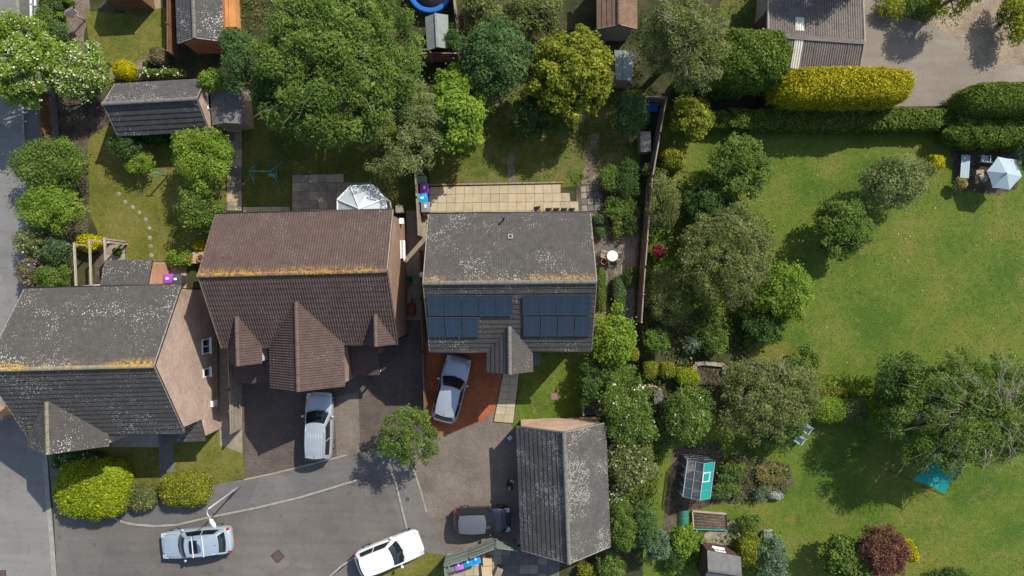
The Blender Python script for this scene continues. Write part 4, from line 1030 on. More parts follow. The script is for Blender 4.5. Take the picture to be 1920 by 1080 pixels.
def boxthing(name, label, cat, px, py, h, dims, rz, mat, lid=None, at=None, part='box', group=None, z0=.06):
    c = W(px, py, at if at is not None else h); r = thing(name, label, cat, (c.x, c.y, z0), R(rz), group)
    m = MB(); m.box((0, 0, h/2), (dims[0], dims[1], h)); m.build(part, mat, r)
    m = MB(); m.box((0, 0, h+.02), (dims[0]+.05, dims[1]+.05, .05)); m.build('lid', lid or mat, r); return r
M['greenbox'] = plain('pale_green_plastic', (.17, .30, .12), .6); M['orange'] = plain('orange_plastic', (.55, .13, .02), .6)
boxthing('storage_box', 'pale green plastic box at the top of the bin row on the patio', 'box', 791, 337, .6, (.55, .42), 2, M['greenbox'])
boxthing('storage_box', 'orange crate tucked beside the house corner on the patio', 'crate', 799, 401, .4, (.36, .22), 0, M['orange'])
boxthing('storage_box', 'orange crate beside the blue bin behind the grey-green fence', 'crate', 906, 1040, .5, (.28, .22), 14, M['orange'])
boxthing('cardboard_sheet', 'flat tan cardboard box lying in the bin yard', 'cardboard', 914, 1052, .35, (.55, .5), 3, M['tan'])
boxthing('cardboard_sheet', 'larger tan cardboard lying at the bottom edge of the bin yard', 'cardboard', 913, 1070, .25, (.62, .75), 5, M['tan'])
r = thing('plant_pot', 'black pot standing in the paved bin yard', 'pot', W(936, 1060)); m = MB(); m.lathe([(.10, .06), (.15, .36), (.16, .36), (.14, .33), (.0, .32)], 14); m.build('pot', M['black'], r); m = MB(); m.lathe([(.13, .31), (.10, .34), (0, .35)], 10); m.build('soil', M['soil'], r)
r = thing('garden_table', 'grey folded table lying at the bottom edge of the bin yard', 'table', W(935, 1075, .5), R(70)); m = MB(); m.box((0, 0, .5), (.7, .42, .04)); m.build('top', M['slab_grey'], r)
for sx in (-1, 1):
    for sy in (-1, 1): m = MB(); m.box((sx*.3, sy*.16, .25), (.04, .04, .5)); m.build('leg', M['steel'], r)
# dark planters along the rear wall of the solar house
pm = [(1008, 393, .42, .34)]+[(1029+i*14.6, 396, .40, .26) for i in range(4)]
for i, (px, py, w, d) in enumerate(pm):
    c = W(px, py, .9); r = thing('garden_chair', ['dark grey garden chair standing apart on the patio by the rear wall', 'dark garden chair, leftmost of the row of four by the rear wall', 'dark garden chair, second of the row of four by the rear wall', 'dark garden chair, third of the row of four by the rear wall', 'dark garden chair, rightmost of the row of four by the rear wall'][i], 'chair', (c.x, c.y, .075), R(8 if i == 0 else 0), 'dark chairs on the patio')
    m = MB(); m.box((0, .0, .44), (w, .42, .04)); m.build('seat', M['slab_dark'], r)
    m = MB(); m.box((0, .2, .68), (w, .04, .46)); m.build('backrest', M['slab_dark'], r)
    for sx in (-1, 1):
        for sy in (-1, 1): m = MB(); m.box((sx*(w/2-.03), sy*.18, .21), (.03, .03, .42)); m.build('leg', M['dark_metal'], r)

# ------------------------------------------------------------ conservatory
r = thing('conservatory', 'white many-sided glass conservatory against the brown house', 'conservatory', W(676, 384, 2.2), H2.rz)
o = r.location.copy(); inv = mat4(o, H2.rz).inverted()
ev = [inv @ W(px, py, 2.2) for px, py in ((632, 395), (633, 374), (657, 349), (697, 347), (722, 372), (731, 395))]
ap = inv @ W(674, 391, 3.15); ap2 = Vector((ap.x, ap.y-1.2, 3.15))
ev = [Vector((ev[0].x, ev[0].y-1.2, 2.2))]+ev[1:5]+[Vector((ev[5].x, ev[5].y-1.2, 2.2))]
M['poly'] = glassy('conservatory_glass', (0.52, 0.56, 0.56), .12, .68, .5); M['poly2'] = glassy('conservatory_wall_glass', (0.2, 0.24, 0.25), .05, .5)
m = MB()
for i in range(6): m.box((ev[i].x, ev[i].y, 1.1), (.09, .09, 2.2))
for a, b_ in zip(ev[:-1], ev[1:]): m.bar(a, b_, .08, .1); m.bar((a.x, a.y, .5), (b_.x, b_.y, .5), .07, .08)
m.build('frame', M['white'], r)
m = MB()
for q in ev[1:5]: m.bar(q+Vector((0, 0, .04)), ap+Vector((0, 0, .05)), .06, .06)
m.bar(ap+Vector((0, 0, .06)), ap2+Vector((0, 0, .06)), .12, .06); m.bar(ev[0]+Vector((0, 0, .04)), ap2+Vector((0, 0, .05)), .06, .06); m.bar(ev[5]+Vector((0, 0, .04)), ap2+Vector((0, 0, .05)), .06, .06)
m.build('glazing_bar', M['white'], r)
for i in range(5):
    a, b_ = ev[i], ev[i+1]; q = [a, b_, ap] if 0 < i < 4 else ([a, b_, ap, ap2] if i == 0 else [a, b_, ap2, ap])
    m = MB(); m.add(q+[p-Vector((0, 0, .02)) for p in q], [tuple(range(len(q))), tuple(range(len(q), 2*len(q)))[::-1]]); m.build('roof_pane', M['poly'], r)
    m = MB(); m.bar((a.x, a.y, 1.3), (b_.x, b_.y, 1.3), .02, 1.6); m.build('wall_pane', M['poly2'], r)
    m = MB(); m.bar((a.x, a.y, .25), (b_.x, b_.y, .25), .1, .5); m.build('dwarf_wall', M['brick_2'], r)
boxthing('water_butt', 'grey water butt beside the conservatory', 'water butt', 749, 392, .9, (.42, .42), 3, M['slab_grey'])

# ------------------------------------------------------------ play things and garden furniture
r = thing('swing_frame', 'thin teal swing frame on the shaded lawn', 'swing', W(488, 322, 2.0))
o = r.location; A, B = W(467, 321, 2.0)-o, W(506, 321, 2.0)-o
m = MB(); m.tube([(A.x, A.y, 2), (B.x, B.y, 2)], .035, 8); m.build('top_bar', M['teal'], r)
for q, sx in ((A, -1), (B, 1)):
    for sy in (-1, 1): m = MB(); m.tube([(q.x, q.y, 2), (q.x+sx*.15, q.y+sy*.95, 0)], .028, 6); m.build('leg', M['teal'], r)
    m = MB(); m.tube([(q.x+sx*.07, q.y-.48, 1), (q.x+sx*.07, q.y+.48, 1)], .02, 6); m.build('brace', M['teal'], r)
for xx in (.2,):
    for dx in (-.2, .2): m = MB(); m.tube([(xx+dx, A.y, 2), (xx+dx, A.y, .5)], .008, 5); m.build('rope', M['tan'], r)
    m = MB(); m.box((xx, A.y, .5), (.46, .18, .03)); m.build('seat', M['teal'], r)
r = thing('line_post', 'short teal clothes-line post leaning on the back lawn', 'post', W(314, 331)); q = W(288, 320, 1.65)-W(314, 331)
m = MB(); m.tube([(0, 0, 0), (0, 0, 1.65)], .05, 10); m.build('pole', M['teal'], r); m = MB(); m.tube([(-.25, 0, 1.62), (.25, 0, 1.62)], .03, 8); m.build('crossbar', M['teal'], r)
# pergola
r = thing('pergola', 'pale timber pergola beams behind the corner house', 'pergola', W(168, 500)); o = r.location
for px, py0, py1, dx in ((139, 455, 536, 4), (168, 448, 536, 3), (196, 445, 508, 3)):
    a, b_ = W(px, py0, 2.25)-o, W(px+dx, py1, 2.25)-o; m = MB(); m.bar((a.x, a.y, 2.25), (b_.x, b_.y, 2.25), .09, .14); m.build('beam', M['timber_pale'], r)
    m = MB(); m.box((a.x, a.y-.1, 1.09), (.1, .1, 2.18)); m.build('post', M['timber_pale'], r)
a, b_ = W(132, 538, 2.3)-o, W(192, 534, 2.3)-o
m = MB(); m.bar((a.x, a.y, 2.1), (b_.x, b_.y, 2.1), .08, .12); m.build('wall_plate', M['white'], r)
r = thing('garden_post', 'lone pale timber post at the edge of the back lawn', 'post', W(239, 458)); m = MB(); m.box((0, 0, 1.05), (.11, .11, 2.1)); m.build('shaft', M['timber_pale'], r); m = MB(); m.box((0, 0, 2.12), (.15, .15, .05)); m.build('cap', M['timber_pale'], r)
# brick barbecue corner with pots
r = thing('brick_planter', 'small brick and slab plinth beside the brown roof', 'plinth', W(366, 483, .6), R(1)); m = MB(); m.box((0, 0, .28), (1.35, .72, .56)); m.build('base', M['brick_3'], r)
for i in range(3): m = MB(); m.box((-.46+i*.46, 0, .585), (.45, .74, .05)); m.build('slab', M['slab_b'], r)
for (px, py, rr, hh, lab) in ((352, 484, .19, .32, 'orange terracotta pot on the left end of the brick plinth'), (375, 484, .26, .16, 'wide copper-coloured bowl on the brick plinth')):
    q = W(px, py, .8); r = thing('plant_pot', lab, 'pot', (q.x, q.y, .61), 0, 'pots on the plinth'); m = MB(); m.lathe([(rr*.65, 0), (rr*.95, hh*.9), (rr, hh*.9), (rr, hh), (rr*.85, hh), (rr*.75, hh*.6), (0, hh*.55)], 18); m.build('pot', M['terracotta'], r)
    m = MB(); m.lathe([(rr*.74, hh*.62), (rr*.4, hh*.68), (0, hh*.7)], 14); m.build('soil', M['soil'], r)
r = thing('board', 'pale board leaning against the plinth by the brown roof', 'board', W(387, 484, .9), R(-8)); m = MB(); m.box((0, 0, .55), (.05, .8, 1.1)); m.build('sheet', M['white_metal'], r); m = MB(); m.box((.04, 0, .55), (.03, .06, 1.05)); m.build('batten', M['timber_pale'], r)
# round table on the circular paving
r = thing('garden_table', 'small round white table on the circular paving', 'table', W(1148, 480, .72)); m = MB(); m.lathe([(.33, .70), (.35, .71), (.35, .73), (.33, .74), (0, .74)], 24); m.build('top', M['white'], r)
m = MB(); m.tube([(0, 0, .05), (0, 0, .70)], .03, 8); m.build('stem', M['white_metal'], r)
for k in range(3): m = MB(); t_ = k*2.1; m.tube([(0, 0, .1), (.28*math.cos(t_), .28*math.sin(t_), .04)], .02, 6); m.build('leg', M['white_metal'], r)
def chair(label, px, py, rz, mat, cat='chair', w=.46, back=.85, group=None):
    c = W(px, py, .45); r = thing('garden_chair', label, cat, (c.x, c.y, .02), R(rz), group)
    for i in range(4): m = MB(); m.box((0, -.18+i*.12, .44), (w, .10, .025)); m.build('seat_slat', mat, r)
    for i in range(3): m = MB(); m.box((0, .235+i*.02, .56+i*.12), (w, .025, .09)); m.build('back_slat', mat, r)
    for sx in (-1, 1):
        m = MB(); m.tube([(sx*w*.47, -.2, 0), (sx*w*.47, -.2, .62)], .02, 6); m.build('leg', mat, r)
        m = MB(); m.tube([(sx*w*.47, .2, 0), (sx*w*.47, .22, .45), (sx*w*.47, .29, back)], .02, 6); m.build('leg', mat, r)
        m = MB(); m.box((sx*w*.5, 0, .63), (.05, .46, .03)); m.build('armrest', mat, r)
    return r
chair('brown folding chair at the left of the round white table', 1134, 477, 80, M['fence_pale'], group='chairs at the round table'); chair('brown folding chair at the right of the round white table', 1160, 480, -85, M['fence_pale'], group='chairs at the round table')
r = thing('plant_pot', 'terracotta pot in front of the round white table', 'pot', W(1131, 491)); m = MB(); m.lathe([(.13, .03), (.19, .34), (.21, .34), (.21, .40), (.17, .40), (.15, .33), (0, .32)], 16); m.build('pot', M['terracotta'], r); m = MB(); m.lathe([(.15, .33), (.1, .38), (0, .39)], 10); m.build('soil', M['soil'], r)
# slatted dark bench and gate post by the garage
r = thing('garden_bench', 'dark slatted bench half under the white-flowering shrub', 'bench', W(1112, 769, .5), R(0))
for i in range(6): m = MB(); m.box((0, -.25+i*.1, .46), (1.0, .075, .03)); m.build('seat_slat', M['dark_metal'], r)
for i in range(3): m = MB(); m.box((0, .32, .56+i*.12), (1.0, .03, .09)); m.build('back_slat', M['dark_metal'], r)
for sx in (-1, 1):
    for yy in (-.2, .3): m = MB(); m.box((sx*.45, yy, .23 if yy < 0 else .43), (.05, .05, .46 if yy < 0 else .86)); m.build('leg', M['dark_metal'], r)
fence('plank_fence', 'short pale plank fence end beside the slatted bench', [(1093, 733), (1094, 778)], .9, M['fence_pale'], step=.8)
# landing pad target on the front lawn
r = thing('landing_mat', 'small dark square mat with a red ring target on the front lawn', 'mat', W(1039, 743)); m = MB(); m.box((0, 0, .058), (.48, .48, .012), R(4)); m.build('mat', M['slab_dark'], r)
M['target'] = plain('target_red', (.42, .12, .09), .8, var=.05)
m = MB(); P = []; nn = 24
for rr in (.12, .17):
    for k in range(nn): t_ = 2*math.pi*k/nn; P.append((rr*math.cos(t_), rr*math.sin(t_), .068))
m.add(P, [(k, (k+1) % nn, nn+(k+1) % nn, nn+k)[::-1] for k in range(nn)]); m.build('ring', M['target'], r); m = MB(); m.lathe([(.06, .064), (.06, .069), (0, .069)], 16); m.build('dot', M['target'], r)
# ball on the fence, pole lantern in the trees
r = thing('globe_lamp', 'round pale globe lamp on the passage fence', 'lamp', W(791, 515, 1.9)); m = MB(); m.tube([(0, 0, 0), (0, 0, 1.75)], .03, 8); m.build('post', M['dark_metal'], r); m = MB(); m.lathe([(.05, 1.72), (.14, 1.78), (.18, 1.9), (.14, 2.02), (.05, 2.08), (0, 2.085)], 16); m.build('globe', M['white_metal'], r)
r = thing('wire_feeder', 'round pale wire-topped feeder on a post among the tall trees', 'feeder', W(762, 123, 2.4)); m = MB(); m.tube([(0, 0, 0), (0, 0, 2.1)], .04, 8); m.build('post', M['timber_pale'], r)
m = MB()
for rr, z in ((.35, 2.2), (.34, 2.4), (.24, 2.56)):
    m.tube([(rr*math.cos(t_*math.pi/8), rr*math.sin(t_*math.pi/8), z) for t_ in range(17)], .022, 5)
for k in range(8):
    t_ = k*math.pi/4; m.tube([(.35*math.cos(t_), .35*math.sin(t_), 2.2), (.34*math.cos(t_), .34*math.sin(t_), 2.4), (.24*math.cos(t_), .24*math.sin(t_), 2.56), (0, 0, 2.62)], .016, 5)
m.build('wire_dome', M['white_metal'], r); m = MB(); m.lathe([(.33, 2.12), (.35, 2.16), (0, 2.16)], 18); m.build('tray', M['slab_grey'], r)
# trampoline
r = thing('trampoline', 'round trampoline with blue padding at the top edge', 'trampoline', W(806, -18, .8)); m = MB(); P = []; nn = 32
for rr, z in ((1.12, .80), (1.18, .85), (1.40, .85), (1.46, .80)):
    for k in range(nn): t_ = 2*math.pi*k/nn; P.append((rr*math.cos(t_), rr*math.sin(t_), z))
m.add(P, [(i*nn+k, i*nn+(k+1) % nn, (i+1)*nn+(k+1) % nn, (i+1)*nn+k)[::-1] for i in range(3) for k in range(nn)]); M['bluepad'] = plain('blue_pad', (.01, .10, .36), .5); m.build('pad', M['bluepad'], r)
m = MB(); m.lathe([(1.12, .79), (1.12, .795), (0, .795)], 32); m.build('mat', M['black'], r)
for k in range(6): m = MB(); t_ = k*math.pi/3; m.tube([(1.4*math.cos(t_), 1.4*math.sin(t_), 0), (1.4*math.cos(t_), 1.4*math.sin(t_), .8)], .03, 6); m.build('leg', M['steel'], r)

# ------------------------------------------------------------ sheds
def shed(name, label, cat, corners, he, hr, wall, roofm, axis='y', group=None, rz=None, door_=True):
    """corners: photo points of the four eave corners at height he: a,b,c,d anticlockwise on the ground"""
    P = [W(*p, he) for p in corners]; c = sum(P, Vector())/4; r = thing(name, label, cat, (c.x, c.y, 0), 0, group)
    Q = [p-c for p in P]
    for q in Q: q.z = he
    if axis == 'y': e1, e2 = (Q[0]+Q[1])/2, (Q[2]+Q[3])/2; sl = [(Q[3], Q[0], e1, e2), (Q[1], Q[2], e2, e1)]
    else: e1, e2 = (Q[1]+Q[2])/2, (Q[3]+Q[0])/2; sl = [(Q[0], Q[1], e1, e2), (Q[2], Q[3], e2, e1)]
    e1 = Vector((e1.x, e1.y, hr)); e2 = Vector((e2.x, e2.y, hr)); sl = [(a, b, e1, e2) if i == 0 else (a, b, e2, e1) for i, (a, b, _, _) in enumerate(sl)]
    if axis == 'x': sl = [(Q[0], Q[1], e1, e2), (Q[2], Q[3], e2, e1)]
    for q in sl:
        m = MB(); q = [Vector(p) for p in q]; lo = [p-Vector((0, 0, .05)) for p in q]; m.add(q+lo, [(0, 1, 2, 3), (7, 6, 5, 4)]+[(i, i+4, (i+1) % 4+4, (i+1) % 4) for i in range(4)]); m.build('roof_slope', roofm, r, fix=True)
    k = .93; m = MB(); w = [(q.x*k, q.y*k) for q in Q]; m.prism(w, 0, he-.02); m.build('wall', wall, r)
    for ee, (i, j) in ((e1, (0, 1) if axis == 'y' else (1, 2)), (e2, (2, 3) if axis == 'y' else (3, 0))):
        a, b = Q[i]*k, Q[j]*k; a.z = b.z = he-.05; t_ = Vector((ee.x*k, ee.y*k, hr-.06)); m = MB(); d = Vector((ee.x, ee.y, 0)).normalized()*.05
        m.add([a, b, t_, a-d, b-d, t_-d], [(0, 1, 2), (5, 4, 3), (0, 3, 4, 1), (1, 4, 5, 2), (2, 5, 3, 0)]); m.build('gable', wall, r, fix=True)
    m = MB(); m.bar(e1+Vector((0, 0, .02)), e2+Vector((0, 0, .02)), .14, .03); m.build('ridge_cap', roofm, r)
    return r, Q, c
shed('garden_shed', 'pale felt-roofed shed by the top fence', 'shed', [(801, 95), (842, 91), (840, 28), (797, 32)], 1.9, 2.35, M['fence_brown'], M['felt_green'], 'y', 'garden sheds')
shed('garden_shed', 'weathered grey felt shed joined to the tiled outbuilding', 'shed', [(398, 235), (458, 232), (450, 152), (392, 156)], 1.9, 2.35, M['fence_pale'], M['felt_grey'], 'y', 'garden sheds')
shed('garden_shed', 'dark felt shed at the very top edge above the clipped lawn', 'shed', [(192, 0), (262, -4), (258, -60), (190, -56)], 2.0, 2.4, M['fence_brown'], M['felt_grey'], 'x', 'garden sheds')
sh, Q, c = shed('garden_shed', 'dark brown shed with grey felt roof at the bottom edge', 'shed', [(1318, 1090), (1380, 1096), (1389, 1044), (1326, 1032)], 1.85, 2.5, M['timber_dark'], M['felt_grey'], 'x', 'garden sheds')
n_ = (Q[3]-Q[2]); n_ = Vector((-n_.y, n_.x, 0)).normalized(); n_ = -n_ if n_.y < 0 else n_
window(sh, ((Q[2]+Q[3])/2*.93+Vector((-.1, 0, 1.35-1.85))+n_*.0), tuple(n_), .7, .5, 1)
shed('tool_shed', 'small pale shed roof beside the big yellow-green tree', 'shed', [(1155, 150), (1185, 152), (1188, 98), (1152, 94)], 1.9, 2.0, M['fence_pale'], M['felt_green'], 'y', 'garden sheds')
boxthing('water_tank', 'pale grey tank inside the fence corner', 'tank', 1210, 266, 1.0, (.62, 1.25), 2, M['slab_grey'], lid=M['concrete'])
boxthing('blue_crate', 'blue crate in the shaded fence corner', 'crate', 1222, 202, .5, (.7, .5), 4, M['bluepad'])
# brown slatted roof at the top
M['brownroof'] = rooftile('tile_brown_worn', (0.17, 0.105, 0.072), None, .25, 0, spot=(.25, .19, .14))
HB = House('summer_house', 'brown tiled small building at the top edge behind the yellow-green tree', 'outbuilding', (1161, 47), (1160, -70), 3.0, 1.25, 1.2, 2.3, 2.3, M['fence_grey'], M['brownroof'], 'flat')
HB.roof.finish(single=140)
# ---- barn with corrugated roof
t = NT('fibre_cement'); col = t.ramp(t.noise(1.2, 5, .7), [(.3, (.085, .066, .056)), (.5, (.125, .102, .088)), (.7, (.165, .14, .12))])
col = t.mix(t.ramp(t.noise(9, 3, .75, vec=t.mapping(t.pos(), sc=(3.2, .7, 1))), [(.35, 0), (.75, 1)]), col, (.21, .185, .16)); col = t.mix(1, col, t.ramp(t.noise(14, 3, .75, vec=t.mapping(t.pos(), sc=(2.5, .6, 1))), [(.3, .45), (.65, 1.3)]), 'MULTIPLY'); M['fibre'] = t.fin(col, .95, 0, .15)
M['grp'] = plain('rooflight_sheet', (.52, .49, .38), .6, var=.15, scale=3)
hr, he, run_, run_n = 2.95, 2.5, 1.80, 4.2
A = W(1440, 66, hr); B = W(1621, 79, hr); c = (A+B)/2; rz = math.atan2((B-A).y, (B-A).x); L = (B-A).length; hn = hr-(hr-he)*run_n/run_*.8
r = thing('barn', 'long barn with worn corrugated roof and two pale rooflights', 'barn', (c.x, c.y, 0), rz)
def corr(x0, x1, y0, z0, y1, z1, mat, name, par, lift=0.0, amp=.028, pitch=.146):
    m = MB(); n = max(2, int((x1-x0)/pitch*6)); P = []; d = Vector((0, y1-y0, z1-z0)).normalized(); nn = Vector((0, -d.z, d.y)); nn = nn if nn.z > 0 else -nn
    for y, z in ((y0, z0), (y1, z1)):
        for i in range(n+1): x = x0+(x1-x0)*i/n; q = Vector((x, y, z))+nn*(amp*math.cos(2*math.pi*x/pitch)+lift); P.append(q)
    m.add(P, [(i, i+1, i+n+2, i+n+1) for i in range(n)], True); return m.build(name, mat, par, fix=False)
ns = 6; sw = L/ns
for sy, rn, hh, nj in ((-1, run_, he, 1), (1, run_n, hn, 2)):
    for i in range(ns):
        for j in range(nj):
            t0, t1 = j/nj, min(1, (j+1)/nj+.02); y0, y1 = sy*rn*(1-t0), sy*rn*(1-t1); z0, z1 = hh+(hr-hh)*t0, hh+(hr-hh)*t1
            corr(-L/2+i*sw+.004, -L/2+(i+1)*sw-.004, y0, z0, y1, z1, M['fibre'], 'roof_sheet', r, .004*(nj-1-j)+.006*(i % 2))
for (px, py, y0, y1, sy, rn, hh) in ((1494, 100, .1, 1.78, -1, run_, he), (1499, 38, .45, 1.35, 1, run_n, hn)):
    lx = (mat4((c.x, c.y, 0), rz).inverted() @ W(px, py, 2.7)).x
    corr(lx-.27, lx+.27, sy*y1, hr-(hr-hh)*y1/rn, sy*y0, hr-(hr-hh)*y0/rn, M['grp'], 'rooflight', r, .03)
m = MB(); m.bar((-L/2, 0, hr+.03), (L/2, 0, hr+.03), .30, .03); m.build('ridge_cap', M['fibre'], r)
m = MB(); m.extr([(-run_+.1, 0), (run_n-.15, 0), (run_n-.15, hn-.05), (0, hr-.1), (-run_+.1, he-.06)], -L/2+.1, L/2-.1); m.build('wall', M['concrete'], r, fix=True)
for sx in (-1, 1):
    for sy, rn, hh in ((-1, run_, he), (1, run_n, hn)): m = MB(); m.bar((sx*L/2, sy*rn, hh+.03), (sx*L/2, 0, hr+.05), .09, .05); m.build('verge_board', M['concrete'], r)
m = MB(); m.box((-L/2+.08, 1.2, 1.1), (.06, 1.2, 2.1)); m.build('door', M['timber_dark'], r)

# ------------------------------------------------------------ seating corner with parasol
r = thing('parasol', 'pale blue-grey six-sided parasol over the corner seating', 'parasol', W(1886, 325, 2.1)); o = r.location
hx = [W(px, py, 1.62)-Vector((o.x, o.y, 0)) for px, py in ((1871, 294), (1906, 299), (1916, 331), (1893, 356), (1861, 352), (1850, 321))]
M['parasol'] = plain('parasol_fabric', (.33, .40, .42), .85, var=.06)
apx = Vector((0, 0, 2.18))
m = MB(); P = [apx]+hx; mids = [(hx[i]+hx[(i+1) % 6])/2*.97 for i in range(6)]
for q in mids: q.z = 1.64
P += mids; F = []
for i in range(6): F += [(0, 7+i, 1+i), (0, 1+(i+1) % 6, 7+i)]
m.add(P, F); cn = m.build('canopy', M['parasol'], r)
m = MB()
for q in hx: m.bar(apx+Vector((0, 0, -.03)), q+Vector((0, 0, -.02)), .02, .015)
m.build('rib', M['steel'], cn)
m = MB(); m.tube([(0, 0, 0), (0, 0, 2.22)], .022, 8); m.build('pole', M['steel'], r); m = MB(); m.lathe([(.03, 2.15), (.06, 2.19), (.05, 2.25), (0, 2.27)], 10); m.build('finial', M['white_metal'], r); m = MB(); m.lathe([(.26, .02), (.24, .10), (.06, .13)], 18); m.build('base', M['concrete'], r)
r = thing('garden_bench', 'long pale grey bench under the low hedge by the parasol', 'bench', W(1810, 312, .45), R(-4))
for i in range(4): m = MB(); m.box((-.22+i*.145, 0, .43), (.13, 1.5, .04)); m.build('seat_slat', M['slab_grey'] if False else M['parasol'], r)
for sy in (-1, 0, 1):
    for sx in (-1, 1): m = MB(); m.box((sx*.2, sy*.65, .205), (.06, .06, .41)); m.build('leg', M['dark_metal'], r)
r = thing('garden_table', 'small square cream table with a pot beside the grey bench', 'table', W(1838, 325, .45), R(5)); m = MB(); m.box((0, 0, .43), (.48, .46, .04)); m.build('top', M['concrete'], r)
for sx in (-1, 1):
    for sy in (-1, 1): m = MB(); m.box((sx*.2, sy*.18, .2), (.04, .04, .41)); m.build('leg', M['timber_pale'], r)
q = W(1838, 325, .6); r = thing('plant_pot', 'small pot on the cream table', 'pot', (q.x+.03, q.y-.02, .455)); m = MB(); m.lathe([(.05, 0), (.08, .12), (.06, .12), (0, .09)], 12); m.build('pot', M['terracotta'], r); m = MB(); m.lathe([(.06, .10), (0, .11)], 8); m.build('soil', M['soil'], r)
chair('grey-blue armchair above the small cream table', 1846, 298, 175, M['parasol'], w=.5)
chair('pale grey garden chair on the right of the pair by the clipped hedge', 1510, 804, -35, M['parasol'], w=.56, group='pair of garden chairs'); chair('pale grey garden chair on the left of the pair by the clipped hedge', 1497, 824, -35, M['parasol'], w=.56, group='pair of garden chairs')
# shade sail
r = thing('shade_sail', 'teal shade sail stretched below the big bare-branched tree', 'shade sail', W(1757, 885)); o = r.location
cr = [W(px, py, h)-Vector((o.x, o.y, 0)) for px, py, h in ((1712, 901, 2.3), (1772, 926, 2.1), (1800, 880, 2.7), (1757, 838, 2.3))]
def sail(u, v):
    p = (cr[0]*(1-u)+cr[1]*u)*(1-v)+(cr[3]*(1-u)+cr[2]*u)*v; e = .10*(math.sin(math.pi*u)*(abs(v-.5)*2)**2+math.sin(math.pi*v)*(abs(u-.5)*2)**2)
    cc = (cr[0]+cr[1]+cr[2]+cr[3])/4; q = p+(cc-p)*e; q.z = p.z-.12*math.sin(math.pi*u)*math.sin(math.pi*v); return q
m = MB(); m.patch(sail, 10, 10); m.build('fabric', M['teal_net'], r)
for q in cr: m = MB(); d = Vector((q.x, q.y, 0)).normalized()*.1; m.tube([(q.x+d.x*2, q.y+d.y*2, 0), (q.x+d.x, q.y+d.y, q.z+.05)], .025, 6); m.build('pole', M['timber_dark'], r)
# ------------------------------------------------------------ greenhouse
g0 = W(1310, 895, 1.6); r = thing('greenhouse', 'small aluminium greenhouse with teal shading on its right slope', 'greenhouse', (g0.x, g0.y, 0), 0)
G = lambda px, py, h: W(px, py, h)-Vector((g0.x, g0.y, 0))
LN, LS, RN, RS = G(1289, 862, 1.45), G(1280, 931, 1.45), G(1340, 866, 1.45), G(1331, 935, 1.45)
KN, KS_ = G(1320, 869, 2.05), G(1312, 938, 2.05)
M['ghglass'] = glassy('greenhouse_glass', (.12, .16, .18), .05, .35); M['ghteal'] = glassy('greenhouse_shading', (0.010, 0.25, 0.21), .4, .95, .3)
def lerp(a, b, t_): return a*(1-t_)+b*t_
m = MB()
for i in range(5):
    t_ = i/4; a, k, b_ = lerp(LN, LS, t_), lerp(KN, KS_, t_), lerp(RN, RS, t_)
    for p, q in ((a, k), (k, b_)): m.bar(p+Vector((0, 0, .015)), q+Vector((0, 0, .015)), .022, .022)
    for p in (a, b_): m.bar((p.x, p.y, 0), p, .03, .03)
for a, b_ in ((LN, LS), (RN, RS), (KN, KS_)): m.bar(a+Vector((0, 0, .02)), b_+Vector((0, 0, .02)), .045, .045)
for a, b_ in ((LN, RN), (LS, RS)):
    for f in (0.0, .33, .66): m.bar((a.x, a.y, 1.45*f+.03), (b_.x, b_.y, 1.45*f+.03), .03, .03)
m.bar(lerp(LN, KN, .5)+Vector((0, 0, .02)), lerp(LS, KS_, .5)+Vector((0, 0, .02)), .025, .025)
m.build('frame', M['steel'], r)
for i in range(4):
    for (a, b_, nm, mt) in ((LN, LS, 'L', M['ghglass']), (RN, RS, 'R', M['ghteal'])):
        q = [lerp(a, b_, i/4+.01), lerp(a, b_, (i+1)/4-.01), lerp(KN, KS_, (i+1)/4-.01), lerp(KN, KS_, i/4+.01)]
        m = MB(); m.add(q, [(0, 1, 2, 3)]); m.build('roof_pane', mt, r)
        q = [lerp(a, b_, i/4+.01), lerp(a, b_, (i+1)/4-.01)]; m = MB(); m.add([q[0], q[1], (q[1].x, q[1].y, .05), (q[0].x, q[0].y, .05)], [(0, 1, 2, 3)]); m.build('wall_pane', M['ghglass'], r)
for a, b_, k in ((LN, RN, KN), (LS, RS, KS_)): m = MB(); m.add([(a.x, a.y, .05), (b_.x, b_.y, .05), b_, k, a], [(0, 1, 2, 3, 4)]); m.build('gable_pane', M['ghglass'], r)
q0, q1 = lerp(RN, RS, .50), lerp(RN, RS, .26); k0, k1 = lerp(KN, KS_, .50), lerp(KN, KS_, .26); qq = [lerp(q0, k0, .35), lerp(q1, k1, .35), lerp(q1, k1, .98), lerp(q0, k0, .98)]; qq = [p+Vector((0, 0, .07)) for p in qq]
m = MB()
for i in range(4): m.bar(qq[i], qq[(i+1) % 4], .05, .04)
v = m.build('roof_vent', M['white_metal'], r); m = MB(); m.add(qq, [(0, 1, 2, 3)]); m.build('pane', M['ghteal'], v)
q = lerp(lerp(LN, LS, .5), lerp(KN, KS_, .5), .5); r2 = thing('potting_bench', 'pale staging bench inside the greenhouse', 'bench', (g0.x+q.x, g0.y+q.y, 0), math.atan2((LN-LS).y, (LN-LS).x))
for i in range(4): m = MB(); m.box((0, -.2+i*.13, .75), (1.9, .115, .03)); m.build('slat', M['concrete'], r2)
for sx in (-1, 1):
    for sy in (-1, 1): m = MB(); m.box((sx*.85, sy*.18, .37), (.05, .05, .74)); m.build('leg', M['timber_pale'], r2)
